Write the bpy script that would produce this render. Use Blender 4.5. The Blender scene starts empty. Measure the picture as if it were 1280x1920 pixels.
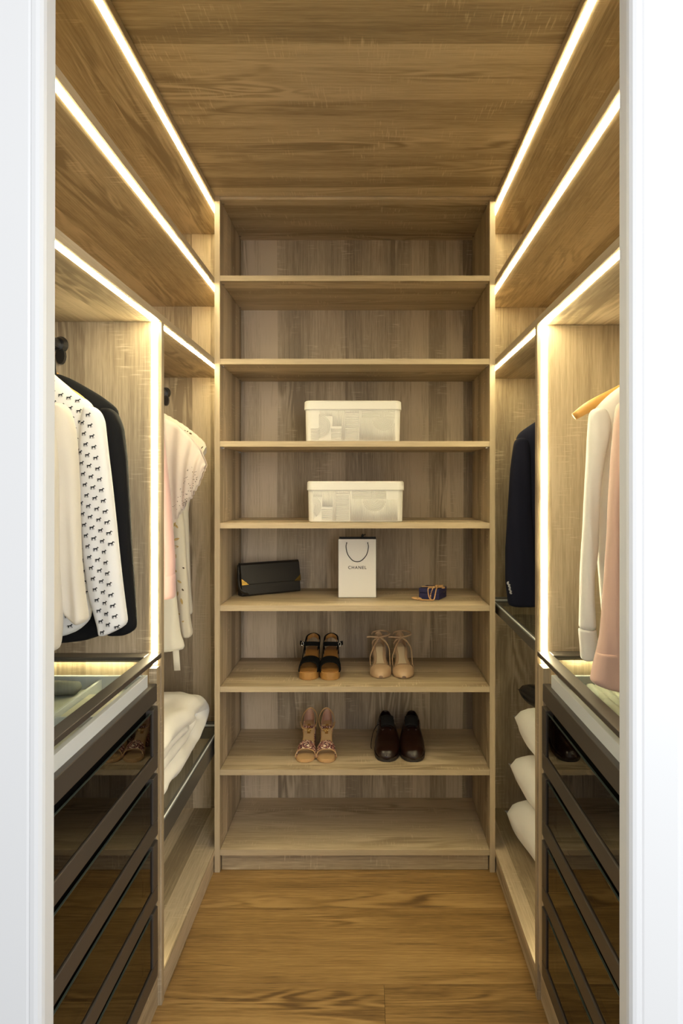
import bpy, bmesh, math, random
import numpy as np
from mathutils import Vector, Matrix, noise
from mathutils.bvhtree import BVHTree

SC = bpy.context.scene
COL = SC.collection
random.seed(7)
PI = math.pi

# ------------------------------------------------------------------ camera
F_PX = 1252.0            # focal length in pixels of the 1280 x 1920 frame
EYE = 1.38               # camera height
cam_d = bpy.data.cameras.new('camera')
cam = bpy.data.objects.new('camera', cam_d)
COL.objects.link(cam)
cam.location = (0, 0, EYE)
cam.rotation_euler = (PI / 2, 0, 0)
cam_d.sensor_fit = 'VERTICAL'
cam_d.sensor_height = 36.0
cam_d.lens = F_PX / 1920 * 36.0
cam_d.shift_x = -50 / 1920      # a shift lens: verticals stay upright
cam_d.shift_y = -50 / 1920
cam_d.clip_start = 0.01
SC.camera = cam

# ------------------------------------------------------------------ world, daylight of the room outside, exposure
w = bpy.data.worlds.new('world'); SC.world = w
w.use_nodes = True
bg = w.node_tree.nodes['Background']
bg.inputs[0].default_value = (0.985, 0.99, 1.0, 1)
bg.inputs[1].default_value = 0.51

def area_light(name, loc, target, sx, sy, power, col):
    d = bpy.data.lights.new(name, 'AREA'); d.shape = 'RECTANGLE'
    d.size = sx; d.size_y = sy; d.energy = power; d.color = col
    o = bpy.data.objects.new(name, d); COL.objects.link(o)
    o.location = loc
    o.rotation_euler = (Vector(target) - Vector(loc)).to_track_quat('-Z', 'Y').to_euler()
    return o
# unseen daylight fill lamp, added behind and to the right of the camera
area_light('daylight_fill', (1.25, -1.5, 1.6), (0.1, 1.6, 1.2), 1.5, 1.8, 45, (0.97, 0.985, 1.0))

SC.view_settings.view_transform = 'Standard'
SC.view_settings.look = 'None'
SC.view_settings.exposure = 0.68
SC.view_settings.gamma = 1.0
SC.view_settings.use_curve_mapping = False
SC.cycles.max_bounces = 10
SC.cycles.diffuse_bounces = 6
SC.cycles.glossy_bounces = 4
SC.cycles.transparent_max_bounces = 12
SC.cycles.caustics_reflective = False
SC.cycles.caustics_refractive = False
SC.cycles.sample_clamp_indirect = 4.0

LED_COL = (1.0, 0.87, 0.52)
LED_STRENGTH = 42.0

# ------------------------------------------------------------------ shader helpers
def new_mat(name):
    m = bpy.data.materials.new(name); m.use_nodes = True
    nt = m.node_tree
    return m, nt, nt.nodes, nt.links, nt.nodes['Principled BSDF']

def simple(name, col, rough=0.5, metal=0.0, spec=0.5, sheen=0.0, bump=0.0, bscale=200, var=0.0, vscale=8, trans=0.0):
    m, nt, N, L, b = new_mat(name)
    b.inputs['Base Color'].default_value = (*col, 1)
    b.inputs['Roughness'].default_value = rough
    b.inputs['Metallic'].default_value = metal
    b.inputs['Specular IOR Level'].default_value = spec
    if sheen:
        b.inputs['Sheen Weight'].default_value = sheen
    if trans:
        b.inputs['Transmission Weight'].default_value = trans
    tc = N.new('ShaderNodeTexCoord')
    if var:
        n = N.new('ShaderNodeTexNoise'); n.inputs['Scale'].default_value = vscale; n.inputs['Detail'].default_value = 4
        L.new(tc.outputs['Object'], n.inputs['Vector'])
        r = N.new('ShaderNodeMix'); r.data_type = 'RGBA'
        r.inputs[6].default_value = (*[c * (1 - var) for c in col], 1)
        r.inputs[7].default_value = (*[min(1, c * (1 + var)) for c in col], 1)
        L.new(n.outputs['Fac'], r.inputs[0]); L.new(r.outputs[2], b.inputs['Base Color'])
    if bump:
        n = N.new('ShaderNodeTexNoise'); n.inputs['Scale'].default_value = bscale; n.inputs['Detail'].default_value = 3
        L.new(tc.outputs['Object'], n.inputs['Vector'])
        bp = N.new('ShaderNodeBump'); bp.inputs['Strength'].default_value = bump; bp.inputs['Distance'].default_value = 0.002
        L.new(n.outputs['Fac'], bp.inputs['Height']); L.new(bp.outputs['Normal'], b.inputs['Normal'])
    return m

def math_node(N, L, op, a, b=None):
    n = N.new('ShaderNodeMath'); n.operation = op
    for i, v in enumerate((a, b)):
        if v is None: continue
        if isinstance(v, (int, float)): n.inputs[i].default_value = v
        else: L.new(v, n.inputs[i])
    return n.outputs[0]

def wood(name, axis, light, mid, dark, stripe=0.075, stripe_amt=0.5, rough=0.5, saw=0.5, figure=1.0, seed=0.0, coat=0.0, con=1.15):
    """oak-effect board; axis = direction of the grain (0,1,2)"""
    m, nt, N, L, b = new_mat(name)
    tc = N.new('ShaderNodeTexCoord'); oi = N.new('ShaderNodeObjectInfo')
    off = N.new('ShaderNodeVectorMath'); off.operation = 'ADD'
    rnd = N.new('ShaderNodeCombineXYZ')
    r1 = math_node(N, L, 'MULTIPLY', oi.outputs['Random'], 17.0)
    for i in range(3): L.new(r1, rnd.inputs[i])
    L.new(tc.outputs['Object'], off.inputs[0]); L.new(rnd.outputs[0], off.inputs[1])
    sep = N.new('ShaderNodeSeparateXYZ'); L.new(off.outputs[0], sep.inputs[0])
    o = [sep.outputs[i] for i in range(3)]
    along = o[axis]
    cross = math_node(N, L, 'ADD', o[(axis + 1) % 3], o[(axis + 2) % 3])
    def vec(sa, sc):
        c = N.new('ShaderNodeCombineXYZ')
        L.new(math_node(N, L, 'MULTIPLY', along, sa), c.inputs[0])
        L.new(math_node(N, L, 'MULTIPLY', cross, sc), c.inputs[1])
        c.inputs[2].default_value = seed
        return c.outputs[0]
    def nz(v, detail=3, rough_=0.55, dist=0.0):
        n = N.new('ShaderNodeTexNoise'); n.inputs['Scale'].default_value = 1.0
        n.inputs['Detail'].default_value = detail; n.inputs['Roughness'].default_value = rough_
        n.inputs['Distortion'].default_value = dist
        L.new(v, n.inputs['Vector']); return n.outputs['Fac']
    # lamella tone
    wob = math_node(N, L, 'MULTIPLY', nz(vec(0.6, 3.0), 1), 0.35)
    lam = math_node(N, L, 'FLOOR', math_node(N, L, 'ADD', math_node(N, L, 'MULTIPLY', cross, 1 / stripe), wob))
    wn = N.new('ShaderNodeTexWhiteNoise'); wn.noise_dimensions = '1D'; L.new(lam, wn.inputs['W'])
    # per lamella shift of the figure
    cshift = math_node(N, L, 'MULTIPLY', wn.outputs['Value'], 9.0)
    along2 = math_node(N, L, 'ADD', along, cshift)
    cv = N.new('ShaderNodeCombineXYZ')
    L.new(math_node(N, L, 'MULTIPLY', along2, 1.6), cv.inputs[0]); L.new(math_node(N, L, 'MULTIPLY', cross, 11.0), cv.inputs[1])
    fig = nz(cv.outputs[0], 2, 0.5, 0.6)
    rings = math_node(N, L, 'SINE', math_node(N, L, 'MULTIPLY', fig, 46.0))
    streak = nz(vec(5.0, 160.0), 3, 0.6)
    pore = nz(vec(22.0, 620.0), 2, 0.5)
    cloud = nz(vec(1.1, 9.0), 3, 0.6)
    v = math_node(N, L, 'MULTIPLY', math_node(N, L, 'SUBTRACT', wn.outputs['Value'], 0.5), stripe_amt)
    v = math_node(N, L, 'ADD', v, math_node(N, L, 'MULTIPLY', math_node(N, L, 'SUBTRACT', streak, 0.5), 0.75))
    v = math_node(N, L, 'ADD', v, math_node(N, L, 'MULTIPLY', math_node(N, L, 'SUBTRACT', pore, 0.5), 0.55))
    v = math_node(N, L, 'ADD', v, math_node(N, L, 'MULTIPLY', math_node(N, L, 'SUBTRACT', cloud, 0.5), 0.9))
    # cathedral figure shows in patches
    patch = nz(vec(1.3, 7.0), 1)
    pm = N.new('ShaderNodeMapRange'); pm.inputs[1].default_value = 0.5; pm.inputs[2].default_value = 0.68
    L.new(patch, pm.inputs[0])
    ringp = math_node(N, L, 'MULTIPLY', math_node(N, L, 'MULTIPLY', rings, pm.outputs[0]), 0.25 * figure)
    v = math_node(N, L, 'ADD', v, ringp)
    if saw:
        sm = nz(vec(190.0, 15.0), 2, 0.5)
        sp = N.new('ShaderNodeMapRange'); sp.inputs[1].default_value = 0.56; sp.inputs[2].default_value = 0.72
        L.new(sm, sp.inputs[0])
        mk = nz(vec(6.0, 10.0), 1)
        mp = N.new('ShaderNodeMapRange'); mp.inputs[1].default_value = 0.52; mp.inputs[2].default_value = 0.66
        L.new(mk, mp.inputs[0])
        v = math_node(N, L, 'ADD', v, math_node(N, L, 'MULTIPLY', math_node(N, L, 'MULTIPLY', sp.outputs[0], mp.outputs[0]), saw))
    v = math_node(N, L, 'ADD', math_node(N, L, 'MULTIPLY', v, con), 0.5)
    cr = N.new('ShaderNodeValToRGB')
    cr.color_ramp.elements[0].position = 0.12; cr.color_ramp.elements[0].color = (*dark, 1)
    cr.color_ramp.elements[1].position = 0.88; cr.color_ramp.elements[1].color = (*light, 1)
    e = cr.color_ramp.elements.new(0.5); e.color = (*mid, 1)
    L.new(v, cr.inputs[0]); L.new(cr.outputs[0], b.inputs['Base Color'])
    b.inputs['Roughness'].default_value = rough
    b.inputs['Specular IOR Level'].default_value = 0.35
    if coat:
        b.inputs['Coat Weight'].default_value = coat; b.inputs['Coat Roughness'].default_value = 0.25
    bp = N.new('ShaderNodeBump'); bp.inputs['Strength'].default_value = 0.12; bp.inputs['Distance'].default_value = 0.001
    L.new(streak, bp.inputs['Height']); L.new(bp.outputs['Normal'], b.inputs['Normal'])
    return m

OAK_L, OAK_M, OAK_D = (0.595, 0.48, 0.33), (0.435, 0.342, 0.218), (0.26, 0.195, 0.12)
M = {}
for i, a in enumerate('xyz'):
    M['oak_' + a] = wood('oak_' + a, i, OAK_L, OAK_M, OAK_D)
M['oak_back'] = wood('oak_back', 2, (0.555, 0.45, 0.33), (0.405, 0.322, 0.225), (0.24, 0.185, 0.125), stripe=0.07, stripe_amt=0.7)
M['floor_oak'] = wood('floor_oak', 0, (0.40, 0.25, 0.098), (0.275, 0.162, 0.056), (0.125, 0.07, 0.027), stripe=0.6, stripe_amt=0.12, rough=0.38, saw=0.0, figure=0.9, coat=0.12, con=1.45)

M['oak_edge_x'] = wood('oak_edge_x', 0, OAK_L, OAK_M, OAK_D, stripe_amt=0.0, saw=0.0, figure=0.0, con=0.5)
M['oak_edge_y'] = wood('oak_edge_y', 1, OAK_L, OAK_M, OAK_D, stripe_amt=0.0, saw=0.0, figure=0.0, con=0.5)
M['oak_edge_z'] = wood('oak_edge_z', 2, OAK_L, OAK_M, OAK_D, stripe_amt=0.0, saw=0.0, figure=0.0, con=0.5)

def emit(name, col, s):
    m, nt, N, L, b = new_mat(name)
    b.inputs['Base Color'].default_value = (0.8, 0.8, 0.8, 1)
    b.inputs['Emission Color'].default_value = (*col, 1); b.inputs['Emission Strength'].default_value = s
    return m
M['led'] = emit('led', LED_COL, LED_STRENGTH)
M['led_dim'] = emit('led_dim', LED_COL, LED_STRENGTH * 0.3)   # dimmed strips of the far compartments
M['white_paint'] = simple('white_paint', (0.70, 0.705, 0.71), 0.35)
M['wall_paint'] = simple('wall_paint', (0.70, 0.705, 0.715), 0.6)
M['bronze'] = simple('bronze', (0.105, 0.091, 0.079), 0.42, 0.55)
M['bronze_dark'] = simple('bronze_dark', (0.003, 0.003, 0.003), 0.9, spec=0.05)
M['grey_metal'] = simple('grey_metal', (0.115, 0.11, 0.10), 0.4, 0.5)
M['drawer_in'] = simple('drawer_in', (0.045, 0.036, 0.028), 0.6)
M['tray'] = simple('tray', (0.62, 0.64, 0.65), 0.45)
M['tray_in'] = simple('tray_in', (0.62, 0.62, 0.55), 0.9, bump=0.3, bscale=400, var=0.12, vscale=60)
M['chrome'] = simple('chrome', (0.7, 0.7, 0.7), 0.2, 1.0)
M['bracket'] = simple('bracket', (0.10, 0.10, 0.10), 0.3, 0.9)

def glass(name, tint, ior=1.5, opacity_boost=0.0):
    m, nt, N, L, b = new_mat(name)
    N.remove(b)
    out = N['Material Output']
    tr = N.new('ShaderNodeBsdfTransparent'); tr.inputs[0].default_value = (*tint, 1)
    gl = N.new('ShaderNodeBsdfGlossy'); gl.inputs['Roughness'].default_value = 0.01
    fr = N.new('ShaderNodeFresnel'); fr.inputs[0].default_value = ior
    mx = N.new('ShaderNodeMixShader')
    ge = N.new('ShaderNodeNewGeometry')
    L.new(math_node(N, L, 'MULTIPLY', fr.outputs[0], math_node(N, L, 'SUBTRACT', 1.0, ge.outputs['Backfacing'])), mx.inputs[0])
    L.new(tr.outputs[0], mx.inputs[1]); L.new(gl.outputs[0], mx.inputs[2])
    L.new(mx.outputs[0], out.inputs[0])
    return m
M['glass_clear'] = glass('glass_clear', (0.94, 0.965, 0.94))
M['glass_tint'] = glass('glass_tint', (0.30, 0.26, 0.22), 1.75)
M['glass_edge'] = simple('glass_edge', (0.05, 0.065, 0.055), 0.3)

# ------------------------------------------------------------------ mesh helpers
def tag(o, label=None, cat=None, group=None, kind=None):
    if label: o['label'] = label
    if cat: o['category'] = cat
    if group: o['group'] = group
    if kind: o['kind'] = kind
    return o

def thing(name, label, cat, loc=(0, 0, 0), group=None, rz=0.0):
    o = bpy.data.objects.new(name, None); COL.objects.link(o)
    o.location = loc; o.rotation_euler = (0, 0, rz); o.empty_display_size = 0.05
    return tag(o, label, cat, group)

def wloc(o):
    v = Vector((0, 0, 0))
    while o:
        v = v + Vector(o.location); o = o.parent
    return v

def link(name, me, mat, parent=None, loc=(0, 0, 0), smooth=False, label=None):
    """loc is in the parent's frame"""
    if mat is not None: me.materials.append(mat if not isinstance(mat, str) else M[mat])
    if smooth:
        me.polygons.foreach_set('use_smooth', [True] * len(me.polygons))
    o = bpy.data.objects.new(name, me); COL.objects.link(o)
    o.location = loc
    if parent: o.parent = parent
    if label: o['label'] = label
    return o

def mesh_of(name, verts, faces):
    me = bpy.data.meshes.new(name)
    me.from_pydata([tuple(v) for v in verts], [], faces)
    bm = bmesh.new(); bm.from_mesh(me)
    bmesh.ops.recalc_face_normals(bm, faces=bm.faces)
    bm.to_mesh(me); bm.free()
    return me

def box_mesh(sx, sy, sz, bevel=0.0, seg=1):
    bm = bmesh.new(); bmesh.ops.create_cube(bm, size=1.0)
    for v in bm.verts: v.co = Vector((v.co.x * sx, v.co.y * sy, v.co.z * sz))
    if bevel:
        bmesh.ops.bevel(bm, geom=list(bm.edges), offset=bevel, segments=seg, affect='EDGES', profile=0.5)
    me = bpy.data.meshes.new('box'); bm.to_mesh(me); bm.free()
    return me

def box(name, mat, x0, x1, y0, y1, z0, z1, parent=None, bevel=0.0007, seg=1, label=None):
    """world-space box; its origin is its own centre"""
    me = box_mesh(abs(x1 - x0), abs(y1 - y0), abs(z1 - z0), bevel, seg)
    c = Vector(((x0 + x1) / 2, (y0 + y1) / 2, (z0 + z1) / 2))
    if parent: c = c - wloc(parent)
    return link(name, me, mat, parent, c, label=label)

def struct(o, label=None, cat=None):
    o['kind'] = 'structure'
    return tag(o, label, cat)

def loft(rings, cap=True, closed=True):
    n = len(rings[0]); vs = [p for r in rings for p in r]; fs = []
    for i in range(len(rings) - 1):
        for j in range(n if closed else n - 1):
            k = (j + 1) % n
            fs.append((i * n + j, i * n + k, (i + 1) * n + k, (i + 1) * n + j))
    if cap and closed:
        fs.append(tuple(range(n - 1, -1, -1)))
        b = (len(rings) - 1) * n
        fs.append(tuple(range(b, b + n)))
    return vs, fs

def join(*parts):
    vs, fs = [], []
    for v, f in parts:
        k = len(vs); vs += list(v); fs += [tuple(i + k for i in q) for q in f]
    return vs, fs

def tube(pts, rw, rh=None, n=8, up=(0, 0, 1), closed=False):
    """sweep an ellipse (rw across, rh along 'up') along points"""
    rh = rh or rw
    P = [Vector(p) for p in pts]; rings = []
    for i, p in enumerate(P):
        if closed: t = P[(i + 1) % len(P)] - P[i - 1]
        else: t = P[min(i + 1, len(P) - 1)] - P[max(i - 1, 0)]
        if t.length < 1e-9: t = Vector((0, 0, 1))
        t.normalize()
        u = Vector(up); s = t.cross(u)
        if s.length < 1e-3: s = t.cross(Vector((1, 0, 0)))
        s.normalize(); u = s.cross(t)
        a, b = (rw(i / (len(P) - 1)), rh(i / (len(P) - 1))) if callable(rw) else (rw, rh)
        rings.append([p + s * (a * math.cos(2 * PI * k / n)) + u * (b * math.sin(2 * PI * k / n)) for k in range(n)])
    if closed:
        rings.append(rings[0])
        return loft(rings, cap=False)
    return loft(rings)

def smooth_pts(pts, n):
    """Catmull-Rom through points"""
    P = [np.array(p, float) for p in pts]
    P = [2 * P[0] - P[1]] + P + [2 * P[-1] - P[-2]]
    out = []; segs = len(P) - 3
    for q in range(n + 1):
        s = min(q / n * segs, segs - 1e-9); i = int(s); t = s - i
        a, b, c, d = P[i:i + 4]
        out.append(tuple(0.5 * (2 * b + (c - a) * t + (2 * a - 5 * b + 4 * c - d) * t * t + (3 * b - a - 3 * c + d) * t ** 3)))
    return out

def box_vf(x0, x1, y0, y1, z0, z1):
    v = [(x, y, z) for z in (z0, z1) for y in (y0, y1) for x in (x0, x1)]
    return v, [(0, 2, 3, 1), (4, 5, 7, 6), (0, 1, 5, 4), (2, 6, 7, 3), (0, 4, 6, 2), (1, 3, 7, 5)]

def add_mod(o, kind, **kw):
    m = o.modifiers.new(kind.lower(), kind)
    for k, v in kw.items(): setattr(m, k, v)
    return m

# ================================================================== the setting
XL, XR = -0.5475, 0.4524        # cabinet fronts either side of the aisle
XLB, XRB = -1.10, 1.005         # their backs
YN, YD, YE, YB = 1.00, 2.38, 2.69, 2.78   # near end, front of the end shelving, far end panels, back
ZC = 2.412                      # ceiling
T = 0.019                       # board thickness

floor = bpy.data.objects.new('floor', None); COL.objects.link(floor)
struct(floor, 'warm golden brown wood plank floor of the walk-in closet', 'floor')
box('subfloor', 'bronze_dark', -2.2, 2.2, -2.0, 3.0, -0.03, -0.004, floor, bevel=0)
rows = [1.848 + 0.1675 * k for k in range(-5, 7)]
joints = {0: [-0.62], 1: [0.75], 2: [-0.9], 3: [0.4], 4: [0.044], 5: [-0.55], 6: [1.0], 7: [-0.85], 8: [0.62], 9: [-0.3]}
for i in range(len(rows) - 1):
    cuts = [-1.3] + joints.get(i, [0.2]) + [1.3]
    for a, b_ in zip(cuts[:-1], cuts[1:]):
        box('plank', 'floor_oak', a + 0.0004, b_ - 0.0004, rows[i] + 0.0004, rows[i + 1] - 0.0004, -0.004, 0.0, floor, bevel=0.0004)

ceil_ = box('ceiling', 'oak_x', -1.13, 1.03, 0.985, YB + 0.03, ZC, ZC + 0.02, bevel=0)
struct(ceil_, 'oak-effect boarded ceiling above the closet', 'ceiling')
struct(box('wall_left', 'wall_paint', -1.20, -1.135, 0.93, 2.86, 0, 2.5, bevel=0), 'white wall behind the left wardrobe', 'wall')
struct(box('wall_right', 'wall_paint', 1.035, 1.10, 0.93, 2.86, 0, 2.5, bevel=0), 'white wall behind the right wardrobe', 'wall')
struct(box('wall_back', 'wall_paint', -1.135, 1.035, 2.81, 2.86, 0, 2.5, bevel=0), 'white wall behind the end shelving', 'wall')
# front wall with the doorway the camera looks through
JL, JR = -0.4600, 0.3698
vf = [box_vf(-2.4, JL - 0.066, 0.958, 0.983, 0, 2.6), box_vf(JR + 0.066, 2.4, 0.958, 0.983, 0, 2.6), box_vf(JL - 0.066, JR + 0.066, 0.958, 0.983, 2.2, 2.6)]
wf = link('wall_front', mesh_of('wall_front', *join(*vf)), 'wall_paint')
struct(wf, 'white bedroom wall around the closet doorway', 'wall')
def jamb(name, x_in, sgn, label, lean=0.0):
    """door lining with a rounded near corner and a shallow bead"""
    prof = [(0, 0.983), (0, 0.957), (0.0015, 0.951), (0.005, 0.9465), (0.010, 0.945), (0.016, 0.9455), (0.018, 0.947), (0.021, 0.9455), (0.068, 0.945), (0.070, 0.947), (0.070, 0.983)]
    rings = []
    for z in (0.0, 2.13):
        dx = lean * (2.1 - z)
        rings.append([(x_in + sgn * p - dx, y, z) for p, y in prof])
    v, f = loft(rings)
    o = link(name, mesh_of(name, v, f), 'white_paint')
    struct(o, label, 'door frame')
jamb('trim_1', JL, -1, 'white painted door lining on the left edge of the view', 0.0021)
jamb('trim_2', JR, 1, 'bright white painted door lining on the right edge of the view', 0.0)
struct(box('trim_3', 'white_paint', JL - 0.07, JR + 0.07, 0.945, 0.983, 2.13, 2.2), 'white door head over the closet doorway', 'door frame')

# ================================================================== end shelving
su = thing('shelving_unit', 'tall open oak-effect shelving unit across the end of the closet', 'shelving', (-0.048, YD, 0))
for xa in (XL, XR - T):
    q = box('side_panel', 'oak_z', xa, xa + T, YD + 0.001, YB, 0, ZC - 0.001, su)
    box('edge_band', 'oak_edge_z', xa, xa + T, YD, YD + 0.001, 0, ZC - 0.001, q, bevel=0)
box('back_panel', 'oak_back', XL + T, XR - T, YB, YB + 0.008, 0.0, ZC - 0.001, su)
SHELF = [2.128, 1.8313, 1.5374, 1.246, 0.9514, 0.6622, 0.3659, 0.0798]
ST = 0.0195
box('top_panel', 'oak_x', XL + T, XR - T, YD + 0.004, YB, ZC - 0.012, ZC - 0.001, su)
for k, z in enumerate(SHELF):
    q = box('shelf', 'oak_x', XL + T + 0.0006, XR - T - 0.0006, YD + 0.002, YB, z - ST, z, su)
    box('edge_band', 'oak_edge_x', XL + T + 0.0006, XR - T - 0.0006, YD + 0.001, YD + 0.002, z - ST, z, q, bevel=0)
box('kick_board', 'oak_x', XL + T + 0.003, XR - T - 0.003, YD + 0.018, YD + 0.034, 0.0, SHELF[-1] - ST, su)
pin_me = None
for z in [ZC - 0.012] + [s - ST for s in SHELF[:3]]:
    for x, s in ((XL + T, 1), (XR - T, -1)):
        for y in (YD + 0.035, YB - 0.05):
            box('shelf_pin', 'chrome', x, x + s * 0.009, y - 0.002, y + 0.002, z - 0.005, z - 0.001, su, bevel=0.0005)

# ================================================================== side wardrobes
def led(x0, x1, y0, y1, z0, z1, par, mat='led'):
    return box('light_strip', mat, x0, x1, y0, y1, z0, z1, par, bevel=0.0005)

Z_A, Z_B, Z_C = 2.392, 2.100, 1.814      # undersides of the three long boards
ROD_Z = 1.752
def wardrobe(side, label):
    s = 1 if side == 'R' else -1           # outward direction
    xf = XR if side == 'R' else XL
    xb = XRB if side == 'R' else XLB
    yd = 1.790 if side == 'R' else 1.771   # near face of the divider
    dz = -0.004 if side == 'R' else 0.0
    W = thing('wardrobe', label, 'wardrobe', ((xf + xb) / 2, (YN + YE) / 2, 0))
    f = lambda d: xf + s * d
    box('back_panel', 'oak_z', xb, xb + s * 0.008, YN, YE + T, 0, ZC - 0.001, W)
    for nm, z in (('top_panel', Z_A), ('shelf', Z_B + dz), ('shelf', Z_C + dz)):
        q = box(nm, 'oak_y', f(0.001), xb, YN, YE, z, z + T, W)
        box('edge_band', 'oak_edge_y', f(0), f(0.001), YN, YE, z, z + T, q, bevel=0)
        if z < 1.95:
            led(f(0.008), f(0.023), YN + 0.03, yd - 0.001, z - 0.0015, z + 0.001, W)
            led(f(0.008), f(0.023), yd + 0.022, YE - 0.002, z - 0.0015, z + 0.001, W)
        else:
            led(f(0.008), f(0.023), YN + 0.03, YE - 0.002, z - 0.0015, z + 0.001, W)
    box('end_panel', 'oak_z', f(0.001), xb, YE, YE + T, 0, ZC - 0.001, W)
    box('end_panel', 'oak_z', f(0.001), xb, YN - 0.015, YN, 0, ZC - 0.001, W)
    box('divider_panel', 'oak_z', f(0), xb, yd, yd + 0.021, 0.0, Z_C + dz, W)
    led(f(0.0115), f(0.0265), yd - 0.0015, yd + 0.001, 0.905, Z_C + dz - 0.002, W)
    led(f(0.0115), f(0.0265), yd + 0.020, yd + 0.0225, 0.10, Z_C + dz - 0.002, W, 'led_dim')
    box('base_panel', 'oak_y', f(0), xb, yd + 0.021, YE, 0.080 - T, 0.080, W)
    box('kick_board', 'oak_y', f(0.004), f(0.02), yd + 0.021, YE, 0.0, 0.080 - T, W)
    box('base_panel', 'oak_y', f(0.006), xb, YN, yd, 0.080, 0.098, W)
    box('kick_board', 'oak_y', f(0.010), f(0.026), YN, yd, 0.0, 0.080, W)
    box('filler_panel', 'oak_z', f(0.004), f(0.024), 1.742, yd, 0.098, 0.902, W)
    # hanging rods with round brackets
    xr = f(0.268)
    for y0, y1 in ((YN, yd), (yd + 0.021, YE)):
        v, q = tube([(xr, y0 + 0.004, ROD_Z), (xr, y1 - 0.004, ROD_Z)], 0.0075, 0.014, 14)
        c = wloc(W)
        rod = link('hanging_rod', mesh_of('rod', [Vector(p) - c for p in v], q), 'bracket', W, smooth=False)
        for yy, sg in ((y0, 1), (y1, -1)):
            ring = tube([(xr, yy, ROD_Z), (xr, yy + sg * 0.006, ROD_Z), (xr, yy + sg * 0.014, ROD_Z)], lambda t: 0.021 - 0.006 * t, lambda t: 0.023 - 0.006 * t, 20)
            foot = tube([(xr - s * 0.004, yy, ROD_Z - 0.030), (xr - s * 0.004, yy + sg * 0.012, ROD_Z - 0.030)], 0.012, 0.022, 14)
            v, q = join(ring, foot)
            link('rod_bracket', mesh_of('br', [Vector(p) - c for p in v], q), 'bracket', rod)
    return W

WL = wardrobe('L', 'oak-effect wardrobe with lit shelves along the left side of the aisle')
WR = wardrobe('R', 'oak-effect wardrobe with lit shelves along the right side of the aisle')

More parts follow.
